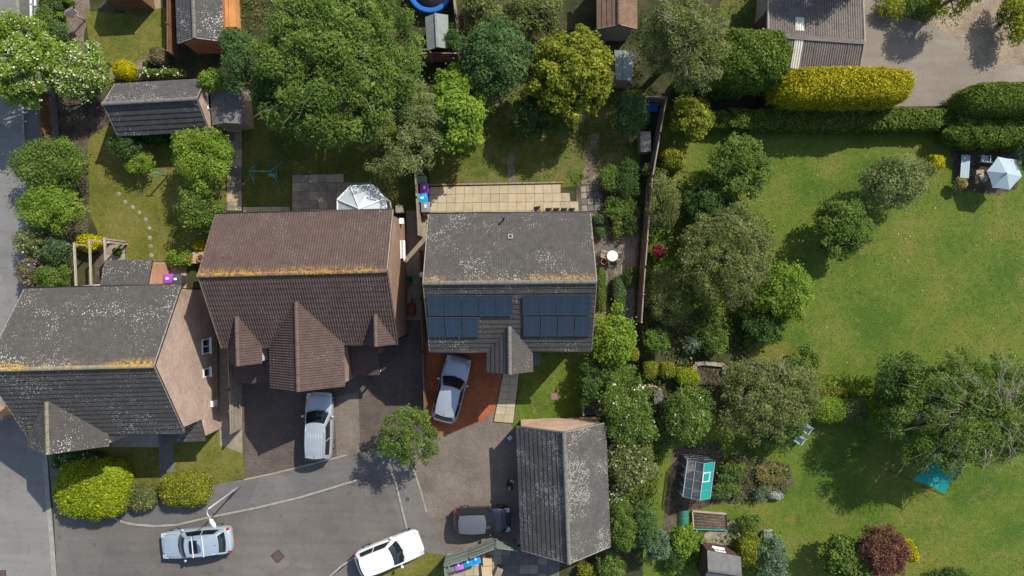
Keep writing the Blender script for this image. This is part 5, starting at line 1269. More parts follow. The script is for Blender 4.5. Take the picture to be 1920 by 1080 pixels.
# raised vegetable bed with boards and the netted cloche
r = thing('raised_bed', 'brown dug vegetable bed framed with boards below the greenhouse', 'raised bed', W(1328, 973)); o = r.location
q = [W(px, py)-o for px, py in ((1297, 957), (1360, 962), (1362, 992), (1299, 990))]
m = MB(); m.prism([(p.x, p.y) for p in q], .0, .18); m.build('soil', M['soil'], r)
for i in range(4): a, b_ = q[i], q[(i+1) % 4]; m = MB(); m.bar((a.x, a.y, .12), (b_.x, b_.y, .12), .06, .24); m.build('board', [M['timber_pale'], M['timber_dark'], M['teal'], M['tan']][i], r)
for i in range(6):
    a, b_ = lerp(q[0], q[3], (i+.5)/6), lerp(q[1], q[2], (i+.5)/6); m = MB(); m.tube([(a.x+.1, a.y, .17), (b_.x-.1, b_.y, .17)], .05, 6); m.build('soil_ridge', M['soil'], r)
r = thing('netted_cloche', 'teal netted cloche left of the dug vegetable bed', 'cloche', W(1281, 969)); m = MB()
m.patch(lambda u, v: (-.33*math.cos(math.pi*u), -.5+v, .42*math.sin(math.pi*u)), 10, 6); M['netting'] = glassy('teal_netting', (.03, .24, .21), .8, .55, .1); m.build('net', M['netting'], r)
m = MB()
for v in (-.5, 0, .5): m.tube([(-.33*math.cos(math.pi*u/8), v, .42*math.sin(math.pi*u/8)) for u in range(9)], .014, 5)
m.build('hoop', M['teal'], r)
# walled planting bed with stone coping
r = thing('stone_planter', 'square planting bed with a pale stone block edge', 'raised bed', W(1325, 695)); o = r.location
ln = [(1300, 712), (1301, 682), (1318, 680), (1356, 684), (1354, 700)]
m = MB(); m.prism([tuple((W(*p)-o)[:2]) for p in ((1302, 683), (1352, 687), (1350, 722), (1302, 720))], 0, .12); m.build('soil', M['soil'], r)
segs = run(ln, .42)
for a, b_ in segs: m = MB(); m.bar((a.x-o.x, a.y-o.y, .17), (a.x+(b_-a).x*.95-o.x, a.y+(b_-a).y*.95-o.y, .17), .24, .34); m.build('stone_block', random.choice([M['slab_grey'], M['concrete'], M['slab_b']]), r)
r = thing('stone_planter', 'short curved line of pink stone blocks below the golden shrubs', 'stone edging', W(1230, 735)); o = r.location
for a, b_ in run([(1205, 722), (1225, 724), (1238, 732), (1226, 750), (1228, 765)], .4): m = MB(); m.bar((a.x-o.x, a.y-o.y, .12), (a.x+(b_-a).x*.93-o.x, a.y+(b_-a).y*.93-o.y, .12), .22, .24); m.build('stone_block', M['brick_1'] if random.random() < .5 else M['slab_grey'], r)
boxthing('compost_bin', 'dark square compost bin below the pink stone blocks', 'compost bin', 1234, 745, .5, (.5, .8), 0, M['timber_dark'], lid=M['slab_dark'])
# passage clutter
r = thing('green_trug', 'green plastic trug in the shaded passage', 'trug', W(766, 525, .4)); m = MB(); m.lathe([(.2, .02), (.26, .4), (.28, .42), (.24, .40), (.19, .08), (0, .08)], 16); m.build('tub', plain('green_plastic', (.02, .16, .05), .5), r); m = MB(); m.tube([(-.25, 0, .41), (0, 0, .52), (.25, 0, .41)], .015, 6); m.build('handle', M['black'], r)
r = thing('wheelbarrow', 'upturned red wheelbarrow in the shaded passage', 'wheelbarrow', W(772, 580, .3), R(90)); m = MB(); m.box((0, 0, .38), (.8, .5, .26), taper=.7); m.build('tray', plain('red_tray', (.22, .03, .02), .5), r)
m = MB(); m.tube([(.55, -.02, .18), (.55, .02, .18)], .17, 14); m.build('wheel', M['tyre'], r)
for s_ in (-1, 1): m = MB(); m.tube([(.5, s_*.04, .2), (-.3, s_*.22, .3), (-.75, s_*.26, .42)], .018, 6); m.build('handle', M['timber_pale'], r)
boxthing('carrier_bag', 'small pale blue bag in the shade of the garage gable corner', 'bag', 956, 821, .3, (.24, .16), 35, plain('pale_blue_bag', (.35, .48, .75), .5))
r = thing('bird_table', 'small timber bird table on the bark path at the top left', 'bird table', W(132, 22, 1.5), R(30)); m = MB(); m.tube([(0, 0, 0), (0, 0, 1.2)], .05, 8); m.build('post', M['timber_pale'], r); m = MB(); m.box((0, 0, 1.22), (.5, .4, .04)); m.build('tray', M['timber_pale'], r)
for s_ in (-1, 1): m = MB(); m.bar((-.3, s_*.27, 1.42), (-.3+.6, s_*.27, 1.42), .02, .02); m.add([(-.32, 0, 1.66), (.32, 0, 1.66), (.32, s_*.3, 1.44), (-.32, s_*.3, 1.44)], [(0, 1, 2, 3)]); m.build('roof_slope', M['slab_dark'], r)
for sx in (-1, 1): m = MB(); m.box((sx*.22, 0, 1.42), (.04, .04, .4)); m.build('upright', M['timber_pale'], r)
# ------------------------------------------------------------ foliage
def leaf_mesh(name, P, Nn, size, mat, rng, aspect=0.62, lv=None):
    """one quad per leaf at P (n,3), facing Nn (n,3)"""
    n = len(P); Nn = Nn/np.maximum(np.linalg.norm(Nn, axis=1, keepdims=True), 1e-6)
    r = rng.normal(size=(n, 3)); U = r-(r*Nn).sum(1, keepdims=True)*Nn; U /= np.maximum(np.linalg.norm(U, axis=1, keepdims=True), 1e-6); V = np.cross(Nn, U)
    s = (size*np.exp(rng.normal(0, .32, n)))[:, None]*.5
    a, b = U*s, V*s*aspect
    v = np.stack([P-a, P-b*1.0-a*.1, P+a, P+b*1.0-a*.1], 1).reshape(-1, 3).astype(np.float32)
    me = bpy.data.meshes.new(name); me.vertices.add(4*n); me.vertices.foreach_set('co', v.ravel())
    me.loops.add(4*n); me.loops.foreach_set('vertex_index', np.arange(4*n, dtype=np.int32))
    me.polygons.add(n); me.polygons.foreach_set('loop_start', np.arange(0, 4*n, 4, dtype=np.int32)); me.polygons.foreach_set('loop_total', np.full(n, 4, np.int32))
    at = me.attributes.new('lv', 'FLOAT', 'FACE'); at.data.foreach_set('value', (rng.uniform(0, 1, n) if lv is None else lv).astype(np.float32))
    me.materials.append(mat); me.update(calc_edges=True); return me
def sph(rng, n, zmin=-1.0):
    z = rng.uniform(zmin, 1, n); t = rng.uniform(0, 2*np.pi, n); q = np.sqrt(1-z*z); return np.stack([q*np.cos(t), q*np.sin(t), z], 1)
def lobes(rng, k=9, amp=.22):
    D = sph(rng, k, -.3); A = rng.uniform(-amp, amp, k)
    def f(d):
        s = np.ones(len(d))
        for i in range(k): s += A[i]*np.clip((d@D[i]-.35)/.65, 0, 1)**1.2
        return s
    return f
def crown_tree(rng, rx, ry, rz, dens, clump, leaf, gappy):
    A = rx*ry; nc = int(max(20, 22*A*(.50/clump)**2)); f = lobes(rng)
    d = sph(rng, nc, -.45); k_ = nc//5; d[:k_] = sph(rng, k_, .45); d[:k_//2] = sph(rng, k_//2, .80); rad = f(d)*rng.uniform(.35, 1.0, nc)**.45; rad[:k_//2] = rng.uniform(.6, 1, k_//2)
    C = d*rad[:, None]*np.array([rx-clump*.45, ry-clump*.45, rz-clump*.3])
    rcl = clump*rng.uniform(.55, 1.25, nc)
    keep = rng.uniform(0, 1, nc) > gappy
    C, rcl, d = C[keep], rcl[keep], d[keep]
    tot = int(3000*A*dens); w = rcl**2; cnt = np.maximum(8, (tot*w/w.sum()).astype(int))
    idx = np.repeat(np.arange(len(C)), cnt); n = len(idx)
    q = sph(rng, n, -.55); rr = rng.uniform(0, 1, n)**.40; st_ = rng.uniform(0, 1, n) < .10; rr = np.where(st_, rr*rng.uniform(1.1, 1.65, n), rr)
    P = C[idx]+q*(rr*rcl[idx])[:, None]*np.array([1, 1, .72])
    Nn = q*.55+np.array([0, 0, .75])+rng.normal(size=(n, 3))*.45
    cl = rng.uniform(0, 1, len(C)); lv = np.clip(.45*cl[idx]+.55*rng.uniform(0, 1, n), 0, 1)
    return P, Nn, C, lv
def crown_surface(rng, rx, ry, rz, dens, e, rough):
    """clipped shape: superellipsoid skin, e = squareness"""
    A = rx*ry+.6*(rx+ry)*rz; n = int(1500*A*dens)
    q = rng.uniform(-1, 1, (n*3, 3)); q[:, 2] = np.abs(q[:, 2])*1.0 - .55*(rng.uniform(0, 1, n*3) < .45)
    nrm = (np.abs(q)**e).sum(1)**(1/e); d = q/nrm[:, None]; d = d[d[:, 2] > -.8][:n]
    k = np.abs(d)**(e-1)*np.sign(d); k /= np.array([rx, ry, rz]); Nn = k/np.linalg.norm(k, axis=1, keepdims=True)
    ph = rng.uniform(0, 6, 6)
    wob = 1+rough*(np.sin(d[:, 0]*rx*2.3+ph[0])*np.sin(d[:, 1]*ry*2.6+ph[1])*.5+.5*np.sin(d[:, 0]*rx*5+ph[2])*np.sin(d[:, 1]*ry*4.4+ph[3]+d[:, 2]*3))
    sh = 1-np.abs(rng.normal(0, .06, len(d))); so_ = rng.uniform(0, 1, len(d)) < .09; sh = np.where(so_, 1+rng.uniform(0, .16, len(d))*min(1, .9/max(rx, ry)), sh)
    w2 = np.zeros(len(d))
    for _ in range(10):
        c_ = sph(rng, 1, -.2)[0]; c_ = c_/((np.abs(c_)**e).sum()**(1/e)); dd = ((d-c_)*np.array([rx, ry, rz])/.42)**2; w2 += rng.uniform(-.11, .07)*np.exp(-dd.sum(1))
    wob = wob+w2*min(1, 1.1/max(rx, ry))
    P = d*np.array([rx, ry, rz])*(wob*sh)[:, None]
    n = len(P); return P, Nn+rng.normal(size=(n, 3))*.55+np.array([0, 0, .15]), None, rng.uniform(0, 1, n)
def blob(rx, ry, rz, e, k, mat, name, parent, loc):
    m = MB(); P = []; F = []; nu, nv = 14, 8
    for j in range(nv+1):
        ph = -math.pi/2+math.pi*j/nv
        for i in range(nu):
            t = 2*math.pi*i/nu; d = (math.cos(ph)*math.cos(t), math.cos(ph)*math.sin(t), math.sin(ph)); nn = sum(abs(x)**e for x in d)**(1/e)
            P.append((d[0]/nn*rx*k, d[1]/nn*ry*k, d[2]/nn*rz*k))
    for j in range(nv):
        for i in range(nu): F.append((j*nu+i, j*nu+(i+1) % nu, (j+1)*nu+(i+1) % nu, (j+1)*nu+i))
    m.add(P, F, True); o = m.build(name, mat, parent); o.location = loc; return o
LEAVES = {
 'green': ((.022, .042, .007), (.062, .098, .016), (.105, .142, .028)), 'dark': ((.012, .027, .006), (.034, .063, .014), (.064, .100, .022)),
 'bright': ((.036, .070, .006), (.092, .142, .016), (.150, .195, .028)), 'olive': ((.028, .040, .010), (.078, .094, .026), (.128, .142, .048)),
 'pale': ((.036, .052, .014), (.092, .116, .034), (.145, .165, .060)), 'yellow': ((.12, .11, .003), (.32, .27, .006), (.46, .40, .014)),
 'lime': ((.070, .095, .005), (.17, .205, .012), (.25, .28, .022)), 'gold': ((.034, .048, .005), (.100, .118, .012), (.235, .215, .022)),
 'blue': ((.024, .046, .022), (.066, .100, .050), (.118, .150, .088)), 'teal': ((.016, .034, .009), (.044, .078, .022), (.085, .122, .040)),
 'purple': ((.045, .018, .014), (.115, .050, .036), (.175, .085, .058)), 'brown': ((.045, .040, .015), (.095, .080, .036), (.14, .12, .06)),
 'goldhedge': ((.085, .090, .005), (.25, .215, .010), (.38, .31, .022)), 'hedge': ((.024, .044, .006), (.060, .092, .013), (.098, .130, .020)),
 'lawn_leaf': ((.062, .076, .010), (.080, .094, .012), (.100, .106, .018)), 'straw': ((.11, .085, .03), (.17, .14, .05), (.22, .18, .08)),
 'redleaf': ((.06, .012, .016), (.13, .025, .03), (.2, .05, .05)), 'silver': ((.16, .17, .15), (.28, .30, .28), (.40, .41, .39))}
for k, v in LEAVES.items(): M['leaf_'+k] = leafmat('leaf_'+k, *[(sc((c[0]*1.06, c[1], c[2]*1.12), 1.85) if k not in ('yellow', 'goldhedge', 'lime', 'silver', 'straw', 'purple', 'redleaf') else sc(c, 1.5)) for c in v])
M['leaf_white'] = leafmat('blossom_white', (.40, .42, .22), (.66, .65, .48), trans=.2); M['leaf_pink'] = leafmat('blossom_pink', (.5, .22, .2), (.65, .35, .32), trans=.2)
M['leaf_lav'] = leafmat('blossom_lilac', (.16, .16, .26), (.28, .28, .42), trans=.2)
NLEAF = [0]; SEED = [100]
def plant(name, label, cat, px, py, rx, ry, top, mat, kind='tree', dens=1.0, clump=None, leaf=.15, low=None, gappy=.06, flowers=None, fl_n=0, twigs=0, group=None, e=2.6, rough=.05, aspect=.62, rz=0.0):
    """px,py,rx,ry: outline of the crown in the photograph; top: height of its top"""
    SEED[0] += 1; rng = np.random.default_rng(SEED[0]); rd = random.Random(SEED[0])
    low = (top*.28 if kind == 'tree' else .05) if low is None else low
    zc = (top+low)/2 if kind == 'tree' else low+(top-low)*.42; f = (1-zc/CAM_H)/PXM
    RX, RY, RZ = rx*f, ry*f, (top-low)/2 if kind == 'tree' else (top-zc)
    c = W(px, py, zc); r = thing(name, label, cat, (c.x, c.y, 0), R(rz), group)
    if kind == 'tree':
        cl = (clump or max(.28, min(.75, .27*max(RX, RY))))*.9
        leaf *= .76; P, Nn, C, lv = crown_tree(rng, RX, RY, RZ, dens, cl, leaf, gappy)
    else: P, Nn, C, lv = crown_surface(rng, RX, RY, RZ, dens*1.5, e, rough)
    if kind == 'cone':
        t = np.clip((P[:, 2]/RZ+1)/2, 0, 1); P[:, :2] *= (1.15-.75*t)[:, None]
    P = P.copy(); P[:, 2] = np.maximum(P[:, 2]+zc, .05)-zc
    NLEAF[0] += len(P)
    o = bpy.data.objects.new('crown', leaf_mesh('crown', P, Nn, leaf, M['leaf_'+mat], rng, aspect, lv)); link(o, r); o.location = (0, 0, zc)
    if kind != 'tree': blob(RX, RY, RZ, e, .90 if kind != 'cone' else .62, M['leaf_'+mat], 'inner_growth', o, (0, 0, 0))
    tr = MB(); h = zc-RZ*.2; tw = max(.035, .055*max(RX, RY)*(1.2 if kind == 'tree' else .7))
    bend = Vector((rd.uniform(-.1, .1), rd.uniform(-.1, .1), 0))*RX*.5
    tr.tube([(0, 0, 0), bend*.4+Vector((0, 0, h*.5)), bend+Vector((0, 0, h))], [tw*1.3, tw, tw*.75], 8)
    if kind == 'tree':
        sel = rng.choice(len(C), min(len(C), 14 if max(RX, RY) < 3 else 26), replace=False)
        for i in sel:
            q = Vector(C[i])+Vector((0, 0, zc)); st = bend*.7+Vector((0, 0, h*rd.uniform(.55, 1)))
            mid = (st+q)/2+Vector((rd.uniform(-.2, .2), rd.uniform(-.2, .2), rd.uniform(-.1, .25)))
            tr.tube([st, mid, q], [tw*.5, tw*.3, tw*.1], 5)
    tr.build('trunk', M['bark_trunk'], r)
    if twigs:
        m = MB(); up = [p for p in C if p[2] > -RZ*.1]
        for i in range(twigs):
            q = Vector(up[rd.randrange(len(up))]); q = Vector((q.x, q.y, abs(q.z)*1.0)); out = Vector((q.x, q.y, 0)); out = out.normalized() if out.length > .1 else Vector((1, 0, 0))
            a = Vector((q.x*.45, q.y*.45, RZ*.35)); d = out*rd.uniform(.3, .9)+Vector((rd.uniform(-.5, .5), rd.uniform(-.5, .5), rd.uniform(.0, .45)))
            zt = RZ*.9*math.sqrt(max(.05, 1-(q.x/RX/1.05)**2*.9-(q.y/RY/1.05)**2*.9)) if abs(q.x) < RX and abs(q.y) < RY else .2
            b = Vector((q.x, q.y, zt+.12)); e_ = b+d*rd.uniform(.35, .8)*RX*.4; e_.z = b.z+rd.uniform(-.25, .15)
            w = rd.uniform(.008, .018); m.tube([a, (a+b)/2+Vector((rd.uniform(-.15, .15), rd.uniform(-.15, .15), .18)), b, e_], [w*1.8, w*1.4, w, w*.5], 4)
            for _ in range(3):
                s_ = b+(e_-b)*rd.uniform(.0, .8); m.tube([s_, s_+Vector((rd.uniform(-.5, .5), rd.uniform(-.5, .5), rd.uniform(-.05, .2)))*RX*.25], [w*.6, w*.25], 4)
        t_ = m.build('twigs', M['twig'], r); t_.location = (0, 0, zc)
    if flowers:
        k = rng.integers(0, len(P), fl_n*6); topm = [i for i in k if P[i, 2] > -RZ*.15][:fl_n]
        Q = P[topm]; ctr = Q; nn = len(Q); Q = np.repeat(Q, 3, 0)+rng.normal(0, .06, (nn*3, 3)); Q[:, 2] += .06
        o2 = bpy.data.objects.new('blossom', leaf_mesh('blossom', Q, rng.normal(size=Q.shape)*.5+np.array([0, 0, 1]), .085, M['leaf_'+flowers], rng, .9)); link(o2, r); o2.location = (0, 0, zc)
    return r
GT = 'garden trees'; GS = 'garden shrubs'
T = lambda lab, *a, **k: plant(k.pop('name', 'garden_tree'), lab, 'tree', *a, group=k.pop('group', GT), **k)
Sx = lambda lab, *a, **k: plant(k.pop('name', 'garden_shrub'), lab, 'shrub', *a, group=k.pop('group', GS), **k)
# -- top left
T('large street-side tree with creamy blossom in the top left corner', 45, 115, 92, 85, 5.5, 'bright', flowers='white', fl_n=900, leaf=.17, dens=1.15, clump=.55)
T('round tree dotted with white flowers left of the tiled outbuilding', 150, 138, 62, 56, 3.8, 'bright', flowers='white', fl_n=800, leaf=.14, dens=1.1, clump=.42)
Sx('loose green shrub by the white rail fence', 86, 35, 22, 34, 1.7, 'green', 'tree', leaf=.12)
Sx('dull green shrub between the blossom tree and the bark path', 112, 62, 22, 26, 1.8, 'teal', 'tree', leaf=.12)
Sx('small grey-green bush at the top of the bark path', 112, 14, 9, 9, .8, 'teal', 'ball', leaf=.09)
Sx('small bush at the top edge beside the bird table', 128, 4, 10, 8, .8, 'green', 'ball', leaf=.09)
Sx('tiny lime bush left of the bird table', 114, 29, 7, 7, .6, 'bright', 'ball', leaf=.08)
Sx('clipped golden ball beside the tiled outbuilding', 236, 133, 20, 18, 1.5, 'yellow', 'ball', e=2.2, leaf=.07, dens=1.6)
Sx('brownish mounded shrub at the corner of the clipped lawn', 301, 110, 18, 19, 1.3, 'brown', 'ball', leaf=.09)
Sx('pink-flowered bush left of the brownish mound', 278, 122, 10, 9, .8, 'green', 'ball', flowers='pink', fl_n=18, leaf=.09)
Sx('low pale-flowered hedge along the back of the outbuilding', 303, 139, 42, 7, 1.1, 'green', 'ball', e=4, flowers='white', fl_n=60, leaf=.09)
T('blue-green conifer-like tree right of the orange brick garage', 450, 112, 36, 66, 5.0, 'teal', leaf=.15)
T('bright creeper spilling over the outbuilding gable', 396, 152, 26, 22, 3.4, 'bright', low=2.2, leaf=.13, name='climber', group='climbers')
T('bushy green tree between the street and the back lawn, upper one', 92, 312, 76, 50, 3.6, 'green', leaf=.14)
T('rounded green tree beside the street, lower one', 100, 388, 66, 52, 3.4, 'bright', leaf=.13, dens=1.1)
Sx('lime shrub by the street fence end', 118, 275, 22, 18, 1.8, 'bright', 'tree', leaf=.12)
Sx('yellow-green bush below the outbuilding with pink roses', 236, 275, 33, 28, 2.2, 'dark', 'tree', flowers='pink', fl_n=16, leaf=.13)
Sx('round leafy bush in the back lawn under the outbuilding', 262, 303, 27, 21, 1.6, 'bright', 'tree', leaf=.13)
Sx('dark low hedge against the outbuilding wall', 290, 258, 34, 10, 1.4, 'dark', 'ball', e=3.5, leaf=.11)
T('broad light green tree at the right edge of the back lawn', 372, 298, 56, 62, 4.0, 'bright', leaf=.14, dens=1.1)
T('darker green tree behind the brown roof, below the light green one', 378, 392, 42, 48, 3.2, 'green', leaf=.14)
Sx('dark leafy shrub touching the brown roof', 385, 412, 20, 22, 2.0, 'teal', 'tree', leaf=.13)
Sx('bright yellow shrub by the pergola', 168, 456, 23, 16, 1.2, 'yellow', 'ball', e=2.2, leaf=.10, rough=.15)
Sx('small yellow bush above the brick plinth', 374, 461, 11, 11, .9, 'yellow', 'ball', leaf=.09, rough=.15)
Sx('light green mound left of the brick plinth', 340, 484, 24, 17, 1.0, 'bright', 'ball', leaf=.10)
T('mixed shrub with white roses beside the street bend', 58, 452, 32, 26, 2.4, 'olive', flowers='white', fl_n=40, leaf=.12)
T('grey-leaved shrub next to the rose bush by the street', 105, 468, 34, 30, 2.2, 'teal', flowers='lav', fl_n=40, leaf=.12)
T('mixed shrub with dark purple tints beside the corner house roof', 62, 510, 30, 30, 2.0, 'brown', flowers='lav', fl_n=30, leaf=.12)
T('green bush below the white roses against the corner house', 98, 518, 36, 26, 2.2, 'green', leaf=.12)
Sx('small potted green plant by the lone post', 220, 472, 8, 8, .6, 'dark', 'ball', leaf=.09)
# -- front of the corner house
Sx('big lime green clipped bush at the corner of the close', 178, 914, 68, 56, 2.1, 'lime', 'ball', e=2.5, leaf=.11, dens=1.5, rough=.07)
Sx('dark variegated bush in the shade under the corner gable', 148, 862, 48, 16, 1.3, 'dark', 'ball', e=3, leaf=.11, flowers='white', fl_n=30)
Sx('small pinkish-green bush between the lime bush and the path', 267, 934, 26, 24, 1.1, 'olive', 'ball', flowers='pink', fl_n=16, leaf=.09, rough=.1)
Sx('rounded golden-green clipped bush by the footway', 349, 917, 47, 33, 1.5, 'gold', 'ball', e=2.4, leaf=.09, dens=1.5)
# -- middle top
T('huge dense green tree filling the top centre', 632, 125, 160, 165, 7.2, 'green', leaf=.18, dens=.95, clump=.75, gappy=.16, twigs=14)
T('dark green tree in front of the huge tree at left', 525, 165, 58, 62, 5.5, 'dark', leaf=.17)
T('pale willow-like tree with grey twigs above the conservatory', 742, 222, 92, 92, 5.2, 'pale', leaf=.13, clump=.5, gappy=.25, dens=.85, twigs=40)
T('bright green broad-leaved tree right of the willow-like tree', 862, 205, 50, 78, 4.8, 'bright', leaf=.22, clump=.5, aspect=.75)
T('bluish green tree above the worn lawn', 930, 112, 70, 72, 5.5, 'teal', leaf=.17)
Sx('dark green bush beside the pale felt shed', 850, 75, 18, 30, 2.4, 'dark', 'tree', leaf=.14)
Sx('small dark red bush behind the trampoline fence', 866, 36, 10, 9, 1.5, 'redleaf', 'tree', leaf=.12)
T('dark tree at the top edge right of the trampoline', 900, 20, 42, 34, 3.0, 'olive', leaf=.15)
T('dark olive tree at the top edge left of the brown roof', 1010, 25, 60, 40, 3.2, 'olive', leaf=.15, gappy=.25)
T('round golden-green tree in the middle of the top gardens', 1076, 143, 84, 86, 5.2, 'gold', leaf=.20, clump=.45, dens=1.1, aspect=.7)
T('shaded tree under the golden-green tree', 1000, 215, 44, 40, 3.0, 'dark', leaf=.16)
T('tall olive tree with bare grey twigs left of the yellow hedge', 1275, 80, 82, 92, 7.0, 'olive', leaf=.14, clump=.5, twigs=26)
plant('clipped_yew', 'large rounded dark hedge tree left of the yellow hedge', 'hedge', 1392, 120, 78, 54, 4.4, 'hedge', 'ball', group='clipped hedges', e=2.6, leaf=.13, dens=1.3, rough=.10)
T('leafy dark shrub beside the grey tank', 1185, 215, 36, 42, 2.6, 'teal', leaf=.14)
Sx('trailing shrub along the worn path', 1145, 338, 20, 34, 1.3, 'green', 'tree', leaf=.12)
Sx('tall perennials beside the fence shade', 1180, 340, 24, 40, 1.5, 'dark', 'tree', leaf=.12)
Sx('pale feathery shrub at the fence bend', 1215, 318, 14, 16, 1.4, 'olive', 'tree', leaf=.10)
Sx('leafy bush on the left of the round table path', 1165, 390, 32, 26, 1.1, 'green', 'tree', leaf=.12)
Sx('lavender bush nearest the patio corner', 1121, 413, 11, 10, .7, 'teal', 'ball', leaf=.08, rough=.12)
Sx('second lavender bush beside the house wall', 1124, 436, 11, 11, .7, 'teal', 'ball', leaf=.08, rough=.12)
Sx('green bush right of the bark path', 1158, 425, 13, 22, .9, 'green', 'tree', leaf=.10)
Sx('dark bush against the brown fence', 1184, 425, 16, 22, 1.2, 'dark', 'tree', leaf=.12)
Sx('low dense edging plant left of the bark path', 1127, 540, 9, 44, .7, 'green', 'ball', e=3.5, leaf=.08)
Sx('low dense edging plant right of the bark path', 1160, 560, 13, 44, .8, 'teal', 'ball', e=3, leaf=.09, rough=.14)
Sx('dark leafy clump against the fence below the round table', 1182, 520, 13, 18, 1.0, 'dark', 'tree', leaf=.12)
T('bright green laurel at the front corner of the solar-panel house', 1150, 640, 46, 55, 3.2, 'bright', leaf=.17, dens=1.1)
T('dark ivy-covered shrub between the laurel and the front lawn', 1108, 715, 26, 40, 2.4, 'dark', leaf=.14)
T('dark shrub below the laurel', 1150, 700, 40, 32, 2.4, 'green', leaf=.14)
T('white-flowering tall shrub beside the garage ridge', 1178, 775, 58, 62, 3.4, 'green', flowers='white', fl_n=100, leaf=.13)
T('lower white-flowering shrub beside the garage', 1178, 868, 50, 52, 3.0, 'olive', flowers='white', fl_n=100, leaf=.13)
Sx('cream-blossomed bush at the garage wall', 1157, 922, 16, 18, 1.8, 'green', 'tree', flowers='white', fl_n=70, leaf=.11)
plant('conifer', 'clipped bright green conifer beside the garage eaves', 'conifer', 1165, 985, 28, 55, 3.0, 'green', 'tree', group='conifers by the garage', leaf=.12, dens=1.5, clump=.26, low=.15, gappy=0)
plant('conifer', 'blue-green conifer in the middle of the row by the garage', 'conifer', 1208, 985, 28, 45, 2.8, 'teal', 'tree', group='conifers by the garage', leaf=.12, dens=1.5, clump=.26, low=.15, gappy=0)
plant('conifer', 'pale blue conifer at the right of the row by the garage', 'conifer', 1232, 1022, 24, 34, 2.4, 'blue', 'tree', group='conifers by the garage', leaf=.12, dens=1.5, clump=.26, low=.15, gappy=0)
Sx('dark green bush at the bottom edge below the garage', 1145, 1062, 30, 24, 1.8, 'green', 'tree', leaf=.13)
Sx('yellow-tipped bush at the bottom edge beside the garage shade', 1100, 1070, 18, 12, 1.0, 'gold', 'ball', leaf=.10)
T('small tree standing between the two drives and casting a lacy shadow', 766, 815, 56, 55, 4.2, 'green', leaf=.13, dens=.8, gappy=.20, low=1.8, clump=.34)
# -- the big garden on the right
T('dark round apple tree at the top of the big lawn', 1390, 315, 58, 58, 3.6, 'green', leaf=.16, clump=.42)
T('golden-green small tree beside the fence at the top of the big lawn', 1294, 217, 42, 44, 2.8, 'gold', leaf=.17, aspect=.75)
Sx('clipped golden-topped bush by the brown fence', 1259, 302, 22, 20, 1.6, 'gold', 'ball', leaf=.09, dens=1.5)
T('pale apple tree left of the parasol', 1682, 335, 66, 60, 3.8, 'pale', leaf=.14)
T('dark apple tree in the middle of the big lawn', 1580, 427, 58, 60, 3.4, 'green', leaf=.17, clump=.45)
T('large olive brown tree right of the brown fence', 1362, 480, 88, 92, 5.2, 'olive', leaf=.13, clump=.5, dens=1.2)
T('light green tree at the edge of the big lawn', 1473, 548, 50, 54, 3.4, 'bright', leaf=.15)
T('dark shrub mass between the olive tree and the fence top', 1330, 385, 50, 50, 2.6, 'dark', leaf=.15)
T('pale feathery tree against the fence', 1245, 385, 34, 60, 2.8, 'olive', leaf=.11)
T('dark tree behind the light green tree', 1430, 610, 44, 34, 2.0, 'dark', leaf=.15)
Sx('dark red spiky shrub right of the brown fence', 1233, 472, 15, 14, 1.1, 'redleaf', 'tree', leaf=.14)
T('straggly olive shrub beside the fence end', 1250, 555, 42, 52, 2.4, 'olive', leaf=.11)
T('leafy green bush below the straggly shrub', 1228, 640, 30, 28, 1.6, 'green', leaf=.14)
Sx('leafy blue-green clump above the stone bed', 1300, 645, 18, 16, 1.0, 'blue', 'tree', leaf=.14)
Sx('bright leafy shrub above the stone bed', 1340, 640, 26, 28, 1.4, 'green', 'tree', leaf=.13)
for i, (px, py, a, b, lab) in enumerate([(1218, 694, 15, 17, 'left of the pair'), (1250, 693, 16, 15, 'right of the pair'), (1286, 706, 22, 17, 'largest, beside the stone bed')]):
    Sx('golden rounded bush, '+lab, px, py, a, b, 1.1, 'gold' if i < 2 else 'lime', 'ball', leaf=.08, dens=1.5, rough=.12)
Sx('golden rounded bush touching the laurel', 1184, 664, 13, 13, 1.6, 'gold', 'ball', leaf=.08, dens=1.5)
T('pale blossom tree left of the olive twiggy tree', 1292, 775, 52, 56, 3.2, 'green', flowers='white', fl_n=60, leaf=.13)
T('large olive twiggy tree in the lower garden', 1438, 735, 90, 78, 4.4, 'olive', leaf=.13, twigs=24, clump=.5)
T('dark shrub at the foot of the twiggy tree', 1460, 800, 54, 40, 2.0, 'dark', leaf=.14)
T('leafy shrub at the end of the dry grass', 1505, 680, 32, 34, 1.6, 'green', leaf=.13)
T('great spreading tree with bare grey branches at the right edge', 1842, 768, 142, 120, 6.2, 'green', leaf=.14, clump=.6, gappy=.12, dens=1.05, twigs=150)
T('dark outer limb of the great tree over the lawn', 1715, 722, 84, 66, 3.6, 'dark', leaf=.15)
Sx('small yellow shrub beside the parasol corner', 1753, 305, 14, 15, 1.1, 'yellow', 'ball', leaf=.11, rough=.2)
T('tree at the right edge beside the parasol', 1925, 290, 18, 30, 2.6, 'blue', leaf=.14)
T('copper purple round tree at the bottom edge', 1657, 1035, 56, 54, 3.4, 'purple', leaf=.13, dens=1.3, clump=.4)
T('green shrub left of the copper tree', 1585, 1042, 42, 46, 2.6, 'green', leaf=.17, aspect=.75)
Sx('yellow-flowered edge shrub right of the copper tree', 1702, 1030, 12, 20, 1.4, 'yellow', 'ball', leaf=.09, rough=.2)
Sx('low green shrub at the bottom edge right of the copper tree', 1780, 1078, 40, 14, 1.0, 'dark', 'tree', leaf=.13)
T('blue-green shrub right of the brown shed', 1448, 1050, 32, 40, 2.2, 'blue', leaf=.13)
